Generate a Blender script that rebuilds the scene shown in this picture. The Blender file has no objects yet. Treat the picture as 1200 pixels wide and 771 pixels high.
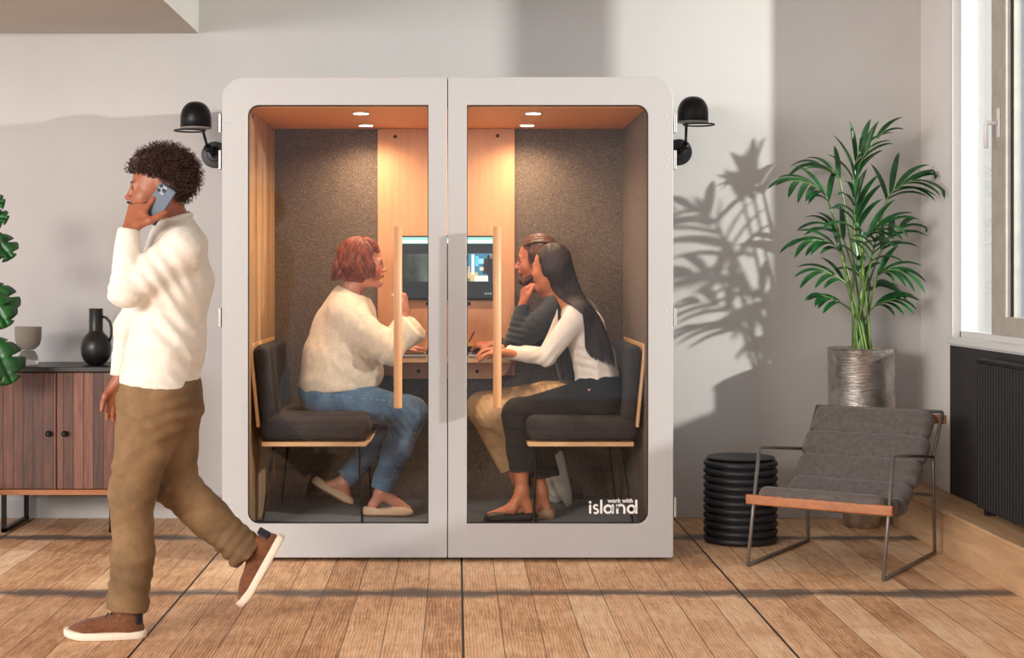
import bpy, math, random
import numpy as np
from mathutils import Vector, Matrix

SC = bpy.context.scene
COL = SC.collection
random.seed(7)
PI = math.pi

# ------------------------------------------------------------------ camera, world, lights, exposure
CY, CZ, FPX, VX, VY = -7.2, 1.335, 1807.0, 535.0, 323.0
cam_d = bpy.data.cameras.new('camera')
cam = bpy.data.objects.new('camera', cam_d)
COL.objects.link(cam)
cam.location = (0, CY, CZ)
cam.rotation_euler = (PI / 2, 0, 0)
cam_d.sensor_width = 36.0
cam_d.sensor_fit = 'HORIZONTAL'
cam_d.lens = FPX / 1200.0 * 36.0
cam_d.shift_x = (600 - VX) / 1200.0
cam_d.shift_y = -(385.5 - VY) / 1200.0
cam_d.clip_end = 200
SC.camera = cam

SC.view_settings.view_transform = 'Standard'
SC.view_settings.look = 'None'
SC.view_settings.exposure = 0.88
SC.view_settings.gamma = 1.0
SC.view_settings.use_curve_mapping = False

world = bpy.data.worlds.new('world')
SC.world = world
world.use_nodes = True
wn = world.node_tree.nodes['Background']
wn.inputs[0].default_value = (0.84, 0.92, 1.0, 1)
wn.inputs[1].default_value = 0.50


def light(name, kind, loc, target, energy, color, **kw):
    d = bpy.data.lights.new(name, kind)
    d.energy = energy
    d.color = color
    for k, v in kw.items():
        setattr(d, k, v)
    o = bpy.data.objects.new(name, d)
    COL.objects.link(o)
    o.location = loc
    v = Vector(target) - Vector(loc)
    o.rotation_euler = v.to_track_quat('-Z', 'Y').to_euler()
    return o


# photographer's strobe outside, shining low through the windows of the right-hand wall
light('window_strobe', 'SPOT', (6.9, -2.35, 2.75), (0.6, 1.3, 1.3), 1520, (1.0, 0.97, 0.89),
      spot_size=1.5, spot_blend=0.1, shadow_soft_size=0.09)
# unseen soft area light added behind the photographer, standing in for a window
light('room_fill_light', 'AREA', (-4.6, -8.6, 3.1), (-0.4, -0.4, 0.0), 330, (1.0, 0.91, 0.82),
      shape='RECTANGLE', size=2.4, size_y=2.0)

# unseen area fill added at front left to brighten the right wall
light('side_fill_light', 'AREA', (-7.5, -7.6, 2.3), (2.5, 0.6, 1.3), 200, (0.95, 0.96, 1.0),
      shape='RECTANGLE', size=3.4, size_y=2.0)


def PX(x, y, Y):
    s = FPX / (Y - CY)
    return Vector(((x - VX) / s, Y, CZ - (y - VY) / s))


# ------------------------------------------------------------------ materials
def lin(c):
    c = c / 255.0
    return c / 12.92 if c <= 0.04045 else ((c + 0.055) / 1.055) ** 2.4


def rgb(r, g, b):
    return (lin(r), lin(g), lin(b), 1)


class NT:
    def __init__(s, name):
        s.m = bpy.data.materials.new(name)
        s.m.use_nodes = True
        s.t = s.m.node_tree
        s.b = s.t.nodes['Principled BSDF']
        s.out = s.t.nodes['Material Output']

    def n(s, typ, **kw):
        nd = s.t.nodes.new(typ)
        for k, v in kw.items():
            if k.startswith('i_'):
                key = k[2:]
                key = int(key) if key.isdigit() else key
                inp = nd.inputs[key]
                if hasattr(v, 'is_output') or isinstance(v, bpy.types.NodeSocket):
                    s.t.links.new(v, inp)
                else:
                    inp.default_value = v
            else:
                setattr(nd, k, v)
        return nd

    def link(s, a, b):
        s.t.links.new(a, b)

    def coords(s, scale=(1, 1, 1), kind='Object', rot=(0, 0, 0)):
        tc = s.n('ShaderNodeTexCoord')
        mp = s.n('ShaderNodeMapping')
        mp.inputs['Scale'].default_value = scale
        mp.inputs['Rotation'].default_value = rot
        s.link(tc.outputs[kind], mp.inputs['Vector'])
        return mp.outputs[0]

    def noise(s, vec, scale, detail=4, rough=0.5, dist=0.0):
        nd = s.n('ShaderNodeTexNoise')
        nd.inputs['Scale'].default_value = scale
        nd.inputs['Detail'].default_value = detail
        nd.inputs['Roughness'].default_value = rough
        nd.inputs['Distortion'].default_value = dist
        s.link(vec, nd.inputs['Vector'])
        return nd.outputs['Fac']

    def ramp(s, fac, stops):
        nd = s.n('ShaderNodeValToRGB')
        cr = nd.color_ramp
        while len(cr.elements) < len(stops):
            cr.elements.new(0.5)
        for e, (p, c) in zip(cr.elements, stops):
            e.position = p
            e.color = c
        s.link(fac, nd.inputs[0])
        return nd.outputs[0]

    def math(s, op, a, b=0.0, c=None):
        nd = s.n('ShaderNodeMath', operation=op)
        for i, v in enumerate((a, b, c)):
            if v is None:
                continue
            if isinstance(v, (int, float)):
                nd.inputs[i].default_value = v
            else:
                s.link(v, nd.inputs[i])
        return nd.outputs[0]

    def mix(s, fac, a, b, blend='MIX'):
        nd = s.n('ShaderNodeMix', data_type='RGBA', blend_type=blend)
        for i, v in ((0, fac), (6, a), (7, b)):
            if isinstance(v, (int, float)):
                nd.inputs[i].default_value = v
            elif isinstance(v, tuple):
                nd.inputs[i].default_value = v
            else:
                s.link(v, nd.inputs[i])
        return nd.outputs[2]

    def bump(s, h, strength=0.3, dist=0.002):
        nd = s.n('ShaderNodeBump')
        nd.inputs['Strength'].default_value = strength
        nd.inputs['Distance'].default_value = dist
        s.link(h, nd.inputs['Height'])
        s.link(nd.outputs[0], s.b.inputs['Normal'])

    def set(s, base=None, rough=None, metal=None, **kw):
        for key, v in (('Base Color', base), ('Roughness', rough), ('Metallic', metal)):
            if v is None:
                continue
            if isinstance(v, (int, float, tuple)):
                s.b.inputs[key].default_value = v
            else:
                s.link(v, s.b.inputs[key])
        for k, v in kw.items():
            s.b.inputs[k].default_value = v
        return s.m


def plain(name, col, rough=0.5, metal=0.0, var=0.06, nscale=30, bump=0.0, **kw):
    t = NT(name)
    v = t.coords()
    f = t.noise(v, nscale, 4)
    lo = tuple(max(0, c * (1 - var)) for c in col[:3]) + (1,)
    hi = tuple(min(1, c * (1 + var)) for c in col[:3]) + (1,)
    c = t.ramp(f, [(0.3, lo), (0.7, hi)])
    t.set(c, rough, metal, **kw)
    if bump:
        t.bump(f, bump, 0.003)
    return t.m


def wood(name, lo, hi, scale=(1, 1, 1), rough=0.5, grain=14, bump=0.15, rings=2.0):
    """grain runs along the axis whose scale is small"""
    t = NT(name)
    v = t.coords(scale)
    a = t.noise(v, grain, 6, 0.6, 0.6)
    b = t.noise(v, rings, 2, 0.5, 1.2)
    f = t.math('ADD', t.math('MULTIPLY', a, 0.6), t.math('MULTIPLY', b, 0.4))
    c = t.ramp(f, [(0.33, lo), (0.5, tuple((x + y) / 2 for x, y in zip(lo, hi))), (0.66, hi)])
    t.set(c, rough)
    t.bump(a, bump, 0.002)
    return t.m


def fabric(name, lo, hi, nscale=160, fine=900, rough=0.9, bump=0.25, stretch=(1, 1, 1), sheen=0.2):
    t = NT(name)
    v = t.coords(stretch)
    a = t.noise(v, nscale, 5, 0.65)
    b = t.noise(v, fine, 2, 0.5)
    f = t.math('ADD', t.math('MULTIPLY', a, 0.65), t.math('MULTIPLY', b, 0.35))
    t.set(t.ramp(f, [(0.36, lo), (0.64, hi)]), rough)
    t.b.inputs['Sheen Weight'].default_value = sheen
    t.bump(f, bump, 0.0006)
    return t.m


def glass_mat(name, tint=(1, 1, 1, 1), refl=0.9, rough=0.0):
    t = NT(name)
    tr = t.n('ShaderNodeBsdfTransparent')
    tr.inputs[0].default_value = tint
    gl = t.n('ShaderNodeBsdfGlossy')
    gl.inputs['Roughness'].default_value = rough
    fr = t.n('ShaderNodeFresnel')
    fr.inputs[0].default_value = 1.45
    fac = t.math('MULTIPLY', fr.outputs[0], refl)
    mx = t.n('ShaderNodeMixShader')
    t.link(fac, mx.inputs[0])
    t.link(tr.outputs[0], mx.inputs[1])
    t.link(gl.outputs[0], mx.inputs[2])
    t.link(mx.outputs[0], t.out.inputs[0])
    return t.m


def emit(name, col, strength):
    t = NT(name)
    t.set((0, 0, 0, 1), 0.5)
    t.b.inputs['Emission Color'].default_value = col
    t.b.inputs['Emission Strength'].default_value = strength
    return t.m


def vcol(name, rough=0.5, sss=0.0, bumpscale=None, sheen=0.0, bump=0.1):
    t = NT(name)
    a = t.n('ShaderNodeAttribute', attribute_name='Col')
    v = t.coords()
    f = t.noise(v, 90, 3)
    c = t.mix(t.math('MULTIPLY', f, 0.07), a.outputs['Color'], (0.35, 0.10, 0.06, 1))
    t.set(c, rough)
    if sss:
        t.b.inputs['Subsurface Weight'].default_value = sss
        t.b.inputs['Subsurface Radius'].default_value = (0.02, 0.008, 0.004)
        t.b.inputs['Subsurface Scale'].default_value = 0.3
    t.bump(t.noise(v, bumpscale or 500, 3), bump, 0.001)
    return t.m


M = {}


def floor_material():
    t = NT('reclaimed_planks')
    tc = t.n('ShaderNodeTexCoord')
    sp = t.n('ShaderNodeSeparateXYZ')
    t.link(tc.outputs['Object'], sp.inputs[0])
    X, Y = sp.outputs[0], sp.outputs[1]
    W, PWX, PWY = 0.1465, 1.172, 1.37
    xs = t.math('DIVIDE', t.math('ADD', X, 1.148), W)
    ix = t.math('FLOOR', xs)
    fx = t.math('FRACT', xs)
    ys = t.math('DIVIDE', t.math('ADD', Y, 0.714), PWY)
    iy = t.math('FLOOR', ys)
    fy = t.math('FRACT', ys)
    xp = t.math('FRACT', t.math('DIVIDE', t.math('ADD', X, 1.148), PWX))
    # distance to plank joint / panel joint in metres
    dx = t.math('MULTIPLY', t.math('MINIMUM', fx, t.math('SUBTRACT', 1.0, fx)), W)
    dp = t.math('MULTIPLY', t.math('MINIMUM', xp, t.math('SUBTRACT', 1.0, xp)), PWX)
    dy = t.math('MULTIPLY', t.math('MINIMUM', fy, t.math('SUBTRACT', 1.0, fy)), PWY)
    cmb = t.n('ShaderNodeCombineXYZ')
    t.link(ix, cmb.inputs[0])
    t.link(iy, cmb.inputs[1])
    wnz = t.n('ShaderNodeTexWhiteNoise', noise_dimensions='3D')
    t.link(cmb.outputs[0], wnz.inputs['Vector'])
    rnd = wnz.outputs['Value']
    # grain, shifted per plank
    off = t.n('ShaderNodeVectorMath', operation='MULTIPLY_ADD')
    t.link(wnz.outputs['Color'], off.inputs[0])
    off.inputs[1].default_value = (9, 9, 9)
    t.link(tc.outputs['Object'], off.inputs[2])
    mp = t.n('ShaderNodeMapping')
    mp.inputs['Scale'].default_value = (1, 0.11, 1)
    t.link(off.outputs[0], mp.inputs['Vector'])
    g1 = t.noise(mp.outputs[0], 46, 9, 0.72, 0.5)
    mp2 = t.n('ShaderNodeMapping')
    mp2.inputs['Scale'].default_value = (1, 0.22, 1)
    t.link(off.outputs[0], mp2.inputs['Vector'])
    wv = t.n('ShaderNodeTexWave', wave_type='BANDS', bands_direction='X')
    wv.inputs['Scale'].default_value = 26
    wv.inputs['Distortion'].default_value = 9
    wv.inputs['Detail'].default_value = 3
    wv.inputs['Detail Scale'].default_value = 0.5
    t.link(mp2.outputs[0], wv.inputs['Vector'])
    g2 = wv.outputs['Fac']
    blot = t.noise(tc.outputs['Object'], 2.3, 4, 0.6)
    spots = t.noise(tc.outputs['Object'], 14, 6, 0.75)
    f = t.math('ADD', t.math('MULTIPLY', g1, 0.60), t.math('MULTIPLY', g2, 0.12))
    f = t.math('ADD', f, t.math('MULTIPLY', t.math('SUBTRACT', rnd, 0.5), 0.17))
    f = t.math('ADD', f, t.math('MULTIPLY', t.math('SUBTRACT', blot, 0.5), 0.35))
    f = t.math('ADD', f, t.math('MULTIPLY', t.math('SUBTRACT', spots, 0.5), 0.22))
    f = t.math('ADD', f, 0.19)
    c = t.ramp(f, [(0.24, rgb(104, 70, 50)), (0.42, rgb(180, 128, 88)), (0.58, rgb(228, 182, 138)), (0.78, rgb(250, 224, 192))])
    # worn dark grime along the cross joints
    wob = t.math('MULTIPLY', t.math('SUBTRACT', t.noise(tc.outputs['Object'], 3.2, 5, 0.65), 0.5), 0.30)
    band = t.math('SUBTRACT', 1.0, t.math('DIVIDE', t.math('MAXIMUM', 0.0, t.math('ADD', dy, wob)), 0.10))
    band = t.math('MINIMUM', t.math('MAXIMUM', band, 0.0), t.math('MAXIMUM', 0.0, t.math('SUBTRACT', 1.0, t.math('DIVIDE', dy, 0.17))))
    c = t.mix(t.math('MINIMUM', t.math('MULTIPLY', band, 1.3), 0.85), c, rgb(86, 80, 78))
    ln = t.math('LESS_THAN', dx, 0.0018)
    lp = t.math('LESS_THAN', dp, 0.0050)
    ly = t.math('LESS_THAN', dy, 0.0045)
    crack = t.math('MAXIMUM', t.math('MULTIPLY', ln, 0.8), t.math('MAXIMUM', lp, t.math('MULTIPLY', ly, 0.7)))
    c = t.mix(crack, c, rgb(34, 22, 16))
    t.set(c, t.math('ADD', 0.42, t.math('MULTIPLY', g1, 0.3)))
    h = t.math('SUBTRACT', t.math('MULTIPLY', g1, 0.4), t.math('MULTIPLY', crack, 2.0))
    t.bump(h, 0.5, 0.004)
    return t.m


def plaster(name, col, var=0.03):
    t = NT(name)
    v = t.coords()
    a = t.noise(v, 1.6, 6, 0.6)
    b = t.noise(v, 60, 4, 0.6)
    lo = tuple(c * (1 - var) for c in col[:3]) + (1,)
    hi = tuple(min(1, c * (1 + var)) for c in col[:3]) + (1,)
    t.set(t.ramp(a, [(0.3, lo), (0.7, hi)]), 0.85)
    t.bump(b, 0.12, 0.002)
    return t.m


M['floor'] = floor_material()
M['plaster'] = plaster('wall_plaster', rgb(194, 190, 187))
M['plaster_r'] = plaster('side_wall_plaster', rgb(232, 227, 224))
M['soffit'] = plaster('soffit_paint', rgb(196, 190, 182), 0.05)
M['booth_white'] = plain('booth_white_lacquer', rgb(180, 178, 177), 0.38, var=0.012)
M['frame_white'] = plain('window_white_paint', rgb(222, 220, 218), 0.4, var=0.02)
M['mullion'] = plain('weathered_mullion', rgb(178, 170, 160), 0.55, var=0.10, nscale=12)
M['niche'] = plain('niche_dark_paint', rgb(50, 46, 47), 0.7, var=0.08)
M['radiator'] = plain('radiator_paint', rgb(21, 16, 16), 0.6, var=0.1)
M['ledge'] = wood('ledge_pine', rgb(178, 136, 96), rgb(222, 184, 142), (1.0, 0.12, 1.0), 0.55, 18)
M['booth_wood'] = wood('booth_plywood_light', rgb(204, 146, 104), rgb(220, 164, 122), (1.0, 1.0, 0.06), 0.45, 30, 0.08)
M['booth_side'] = wood('booth_side_wood', rgb(150, 112, 78), rgb(206, 168, 128), (1.0, 1.0, 0.05), 0.5, 22, 0.12, 5)
M['booth_ceil'] = wood('booth_ceiling_wood', rgb(240, 160, 92), rgb(248, 176, 108), (0.06, 1.0, 1.0), 0.5, 24, 0.05)
M['table_edge'] = wood('table_plywood', rgb(205, 165, 118), rgb(232, 198, 152), (0.1, 1, 1), 0.45, 30, 0.05)
M['handle_wood'] = wood('handle_beech', rgb(204, 150, 104), rgb(222, 170, 124), (1, 1, 0.05), 0.4, 40, 0.04)
M['ply'] = wood('bench_plywood', rgb(206, 160, 112), rgb(228, 184, 136), (0.2, 1, 1), 0.45, 30, 0.05)


def felt_mat():
    t = NT('wool_felt')
    v = t.coords((1, 1, 1.7), rot=(0, 0.4, 0))
    a = t.noise(v, 50, 9, 0.8, 2.2)
    b = t.noise(t.coords(), 130, 5, 0.75, 0.5)
    f = t.math('ADD', t.math('MULTIPLY', a, 0.6), t.math('MULTIPLY', b, 0.4))
    t.set(t.ramp(f, [(0.37, rgb(60, 51, 45)), (0.5, rgb(102, 88, 77)), (0.63, rgb(150, 131, 114))]), 0.95)
    t.bump(f, 0.3, 0.0012)
    return t.m


M['felt'] = felt_mat()
M['booth_floor'] = fabric('booth_carpet', rgb(30, 27, 25), rgb(50, 45, 41), 60, 500)
M['glass'] = glass_mat('door_glass', (0.985, 0.985, 0.985, 1), 0.5)
M['win_glass'] = glass_mat('window_glass', (0.93, 0.96, 0.97, 1), 0.6)
M['black_metal'] = plain('black_metal', rgb(26, 25, 25), 0.38, 0.5, 0.1)
M['steel_rod'] = plain('chair_steel', rgb(128, 121, 115), 0.4, 0.55, 0.08)
M['hinge'] = plain('hinge_steel', rgb(185, 182, 176), 0.35, 0.8, 0.05)
M['screw'] = plain('screw_dark', rgb(60, 42, 32), 0.4, 0.3, 0.05)
M['white_dot'] = plain('screw_cap_white', rgb(205, 202, 198), 0.3, 0.0, 0.02)
M['bench_fab'] = fabric('bench_fabric', rgb(38, 35, 37), rgb(50, 46, 48), 12, 60, bump=0, sheen=0.0)
M['rubber'] = plain('black_stool_plastic', rgb(30, 31, 35), 0.5, 0.0, 0.1)
M['teak'] = wood('chair_front_teak', rgb(156, 92, 50), rgb(196, 126, 74), (0.08, 1, 1), 0.4, 22, 0.1)
M['chair_fab'] = fabric('lounge_fabric', rgb(82, 74, 70), rgb(108, 98, 92), 40, 300, bump=0.1)
M['sideboard'] = None
M['jug'] = plain('jug_black', rgb(33, 30, 28), 0.35, 0.1, 0.15)
M['logo'] = emit('logo_white', (1, 1, 1, 1), 0.0)
M['logo'] = plain('logo_white_vinyl', rgb(245, 243, 240), 0.5, 0.0, 0.01)
M['soil'] = plain('potting_soil', rgb(56, 42, 32), 0.95, 0, 0.4, 60)


def silver_mat():
    t = NT('hammered_silver')
    v = t.coords()
    a = t.noise(v, 9, 6, 0.65)
    b = t.noise(t.coords((1, 1, 4)), 22, 4, 0.6)
    c = t.ramp(a, [(0.35, rgb(150, 138, 128)), (0.6, rgb(208, 200, 192))])
    t.set(c, t.math('ADD', 0.24, t.math('MULTIPLY', b, 0.25)), 0.9)
    t.bump(b, 0.35, 0.006)
    return t.m


M['silver'] = silver_mat()


def sideboard_mat():
    t = NT('sideboard_walnut')
    tc = t.n('ShaderNodeTexCoord')
    sp = t.n('ShaderNodeSeparateXYZ')
    t.link(tc.outputs['Object'], sp.inputs[0])
    xs = t.math('DIVIDE', sp.outputs[0], 0.052)
    ix = t.math('FLOOR', xs)
    fx = t.math('FRACT', xs)
    w = t.n('ShaderNodeTexWhiteNoise', noise_dimensions='1D')
    t.link(ix, w.inputs['W'])
    g = t.noise(t.coords((1, 1, 0.07)), 70, 6, 0.65, 0.4)
    f = t.math('ADD', t.math('MULTIPLY', g, 0.7), t.math('MULTIPLY', w.outputs['Value'], 0.35))
    c = t.ramp(f, [(0.3, rgb(70, 38, 26)), (0.55, rgb(112, 66, 46)), (0.8, rgb(150, 98, 70))])
    ln = t.math('LESS_THAN', t.math('MINIMUM', fx, t.math('SUBTRACT', 1.0, fx)), 0.045)
    c = t.mix(ln, c, rgb(36, 20, 14))
    t.set(c, 0.5)
    t.bump(t.math('SUBTRACT', g, ln), 0.4, 0.003)
    return t.m


M['sideboard'] = sideboard_mat()


def leaf_mat(name, lo, hi):
    t = NT(name)
    f = t.noise(t.coords(), 12, 3)
    t.set(t.ramp(f, [(0.3, lo), (0.7, hi)]), 0.35)
    t.b.inputs['Specular IOR Level'].default_value = 0.5
    return t.m


M['leaf'] = leaf_mat('palm_leaf', rgb(12, 50, 24), rgb(34, 96, 42))
M['stem'] = leaf_mat('palm_stem', rgb(74, 112, 48), rgb(120, 150, 70))
M['monstera'] = leaf_mat('monstera_leaf', rgb(16, 62, 28), rgb(40, 112, 44))


# ------------------------------------------------------------------ object helpers
def world_origin(o):
    v = Vector((0, 0, 0))
    while o is not None:
        v += o.location
        o = o.parent
    return v


def tag(o, label=None, cat=None, group=None, kind=None):
    if label:
        o['label'] = label
    if cat:
        o['category'] = cat
    if group:
        o['group'] = group
    if kind:
        o['kind'] = kind
    return o


def thing(name, label, cat, loc=(0, 0, 0), rotz=0, group=None):
    o = bpy.data.objects.new(name, None)
    o.empty_display_size = 0.05
    COL.objects.link(o)
    o.location = loc
    o.rotation_euler = (0, 0, rotz)
    return tag(o, label, cat, group)


def link_mesh(name, verts, faces, mat, parent=None, smooth=True, local=False, loc=None, bevel=0, seg=2, auto=None, solid=0, sub=0):
    me = bpy.data.meshes.new(name)
    V = np.asarray(verts, dtype=float).reshape(-1, 3)
    org = Vector((0, 0, 0))
    if parent is not None and not local:
        org = world_origin(parent)
    elif parent is None and loc is not None:
        org = Vector(loc)
    V = V - np.array(org[:])
    me.from_pydata(V.tolist(), [], [tuple(int(i) for i in f) for f in faces])
    me.update()
    me.materials.append(mat)
    if smooth:
        me.polygons.foreach_set('use_smooth', [True] * len(me.polygons))
        if auto:
            me.set_sharp_from_angle(angle=math.radians(auto))
    o = bpy.data.objects.new(name, me)
    COL.objects.link(o)
    if parent is not None:
        o.parent = parent
    elif loc is not None:
        o.location = loc
    if solid:
        md = o.modifiers.new('solid', 'SOLIDIFY')
        md.thickness = solid
        md.offset = 0
    if bevel:
        md = o.modifiers.new('bevel', 'BEVEL')
        md.width = bevel
        md.segments = seg
        md.limit_method = 'ANGLE'
        md.angle_limit = math.radians(35)
    if sub:
        md = o.modifiers.new('sub', 'SUBSURF')
        md.levels = sub
        md.render_levels = sub
    return o


class MB:
    def __init__(s):
        s.v = []
        s.f = []

    def add(s, vs, fs):
        b = len(s.v)
        s.v.extend([tuple(p) for p in vs])
        s.f.extend([tuple(i + b for i in f) for f in fs])
        return s

    def box(s, lo, hi):
        x0, y0, z0 = lo
        x1, y1, z1 = hi
        vs = [(x0, y0, z0), (x1, y0, z0), (x1, y1, z0), (x0, y1, z0), (x0, y0, z1), (x1, y0, z1), (x1, y1, z1), (x0, y1, z1)]
        return s.add(vs, [(0, 3, 2, 1), (4, 5, 6, 7), (0, 1, 5, 4), (1, 2, 6, 5), (2, 3, 7, 6), (3, 0, 4, 7)])

    def obox(s, c, ax, ay, az, size):
        """oriented box: centre, three unit axes, full sizes"""
        c, ax, ay, az = map(Vector, (c, ax, ay, az))
        hx, hy, hz = [q / 2 for q in size]
        vs = []
        for dz in (-1, 1):
            for dx, dy in ((-1, -1), (1, -1), (1, 1), (-1, 1)):
                vs.append(c + ax * hx * dx + ay * hy * dy + az * hz * dz)
        return s.add(vs, [(0, 3, 2, 1), (4, 5, 6, 7), (0, 1, 5, 4), (1, 2, 6, 5), (2, 3, 7, 6), (3, 0, 4, 7)])

    def tube(s, pts, r, n=10, caps=True, flat=None):
        pts = [Vector(p) for p in pts]
        m = len(pts)
        rs = r if isinstance(r, (list, tuple)) else [r] * m
        # parallel transport frame
        T = []
        for i in range(m):
            a = pts[max(0, i - 1)]
            b = pts[min(m - 1, i + 1)]
            d = (b - a)
            T.append(d.normalized() if d.length > 1e-9 else Vector((0, 0, 1)))
        up = Vector((0, 0, 1)) if abs(T[0].z) < 0.9 else Vector((1, 0, 0))
        N = (up - T[0] * up.dot(T[0])).normalized()
        vs = []
        for i in range(m):
            N = (N - T[i] * N.dot(T[i]))
            N = N.normalized() if N.length > 1e-6 else Vector((1, 0, 0))
            B = T[i].cross(N)
            for k in range(n):
                a = 2 * PI * k / n
                vs.append(pts[i] + (N * math.cos(a) + B * math.sin(a)) * rs[i])
        fs = []
        for i in range(m - 1):
            for k in range(n):
                k2 = (k + 1) % n
                fs.append((i * n + k, i * n + k2, (i + 1) * n + k2, (i + 1) * n + k))
        if caps:
            fs.append(tuple(range(n - 1, -1, -1)))
            fs.append(tuple((m - 1) * n + k for k in range(n)))
        return s.add(vs, fs)

    def lathe(s, prof, c, n=32, axis=(0, 0, 1)):
        """profile (r, h) around an axis through c"""
        c = Vector(c)
        q = Vector((0, 0, 1)).rotation_difference(Vector(axis))
        vs, fs = [], []
        m = len(prof)
        for (r, h) in prof:
            for k in range(n):
                a = 2 * PI * k / n
                vs.append(c + q @ Vector((r * math.cos(a), r * math.sin(a), h)))
        for i in range(m - 1):
            for k in range(n):
                k2 = (k + 1) % n
                fs.append((i * n + k, i * n + k2, (i + 1) * n + k2, (i + 1) * n + k))
        fs.append(tuple(range(n - 1, -1, -1)))
        fs.append(tuple((m - 1) * n + k for k in range(n)))
        return s.add(vs, fs)

    def prism(s, poly, a, b, fn):
        """extrude a 2-D polygon between a and b; fn(u, v, w) -> point"""
        n = len(poly)
        vs = [fn(u, v, a) for u, v in poly] + [fn(u, v, b) for u, v in poly]
        fs = [tuple(range(n - 1, -1, -1)), tuple(range(n, 2 * n))]
        for i in range(n):
            j = (i + 1) % n
            fs.append((i, j, n + j, n + i))
        return s.add(vs, fs)

    def ring_prism(s, outer, inner, a, b, fn):
        """frame between two outlines with the same number of points"""
        n = len(outer)
        vs = []
        for w in (a, b):
            vs += [fn(u, v, w) for u, v in outer]
            vs += [fn(u, v, w) for u, v in inner]
        fs = []
        for i in range(n):
            j = (i + 1) % n
            fs.append((i, j, n + j, n + i))
            fs.append((2 * n + i, 3 * n + i, 3 * n + j, 2 * n + j))
            fs.append((i, 2 * n + i, 2 * n + j, j))
            fs.append((n + i, n + j, 3 * n + j, 3 * n + i))
        return s.add(vs, fs)

    def build(s, name, mat, parent=None, **kw):
        return link_mesh(name, s.v, s.f, mat, parent, **kw)


def rrect(x0, z0, x1, z1, r, seg=8):
    """rounded rectangle, r = (bl, br, tr, tl); always 4*(seg+1) points"""
    out = []
    cs = [((x0, z0), r[0], PI), ((x1, z0), r[1], 1.5 * PI), ((x1, z1), r[2], 0), ((x0, z1), r[3], 0.5 * PI)]
    for (cx, cz), rr, a0 in cs:
        rr = max(rr, 1e-4)
        ccx = cx + rr if cx == x0 else cx - rr
        ccz = cz + rr if cz == z0 else cz - rr
        for k in range(seg + 1):
            a = a0 + 0.5 * PI * k / seg
            out.append((ccx + rr * math.cos(a), ccz + rr * math.sin(a)))
    return out


def struct(name, mb, mat, **kw):
    kw.setdefault('smooth', False)
    o = mb.build(name, mat, None, **kw)
    o['kind'] = 'structure'
    return o


# ------------------------------------------------------------------ signed-distance modelling of soft shapes
def V3(p):
    return np.array([p[0], p[1], p[2]], dtype=np.float32)


class Prim:
    def __init__(s, kind, c, br, op, k, cuts, **d):
        s.kind, s.c, s.br, s.op, s.k, s.cuts = kind, c, br, op, k, cuts
        s.__dict__.update(d)

    def ev(s, P):
        if s.kind == 'rc':
            q = P - s.a
            t = np.clip((q @ s.ba) / s.bb, 0, 1)
            q = q - t[:, None] * s.ba
            if s.n is not None:
                qn = q @ s.n
                q = q + np.outer(qn * (1.0 / s.f - 1.0), s.n)
                d = (np.sqrt((q * q).sum(1)) - (s.r1 + (s.r2 - s.r1) * t)) * max(0.6, min(1, s.f))
            else:
                d = np.sqrt((q * q).sum(1)) - (s.r1 + (s.r2 - s.r1) * t)
        elif s.kind == 'el':
            q = (P - s.c) @ s.R
            k0 = np.sqrt(((q / s.r) ** 2).sum(1)) + 1e-6
            k1 = np.sqrt(((q / (s.r * s.r)) ** 2).sum(1)) + 1e-6
            d = k0 * (k0 - 1.0) / k1
        else:
            q = np.abs((P - s.c) @ s.R) - (s.h - s.rd)
            d = np.sqrt((np.maximum(q, 0) ** 2).sum(1)) + np.minimum(q.max(1), 0) - s.rd
        for (pt, nn) in s.cuts:
            d = np.maximum(d, (P - pt) @ nn)
        return d


def _cuts(cuts):
    return [(V3(p), V3(Vector(n).normalized())) for p, n in (cuts or [])]


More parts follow.
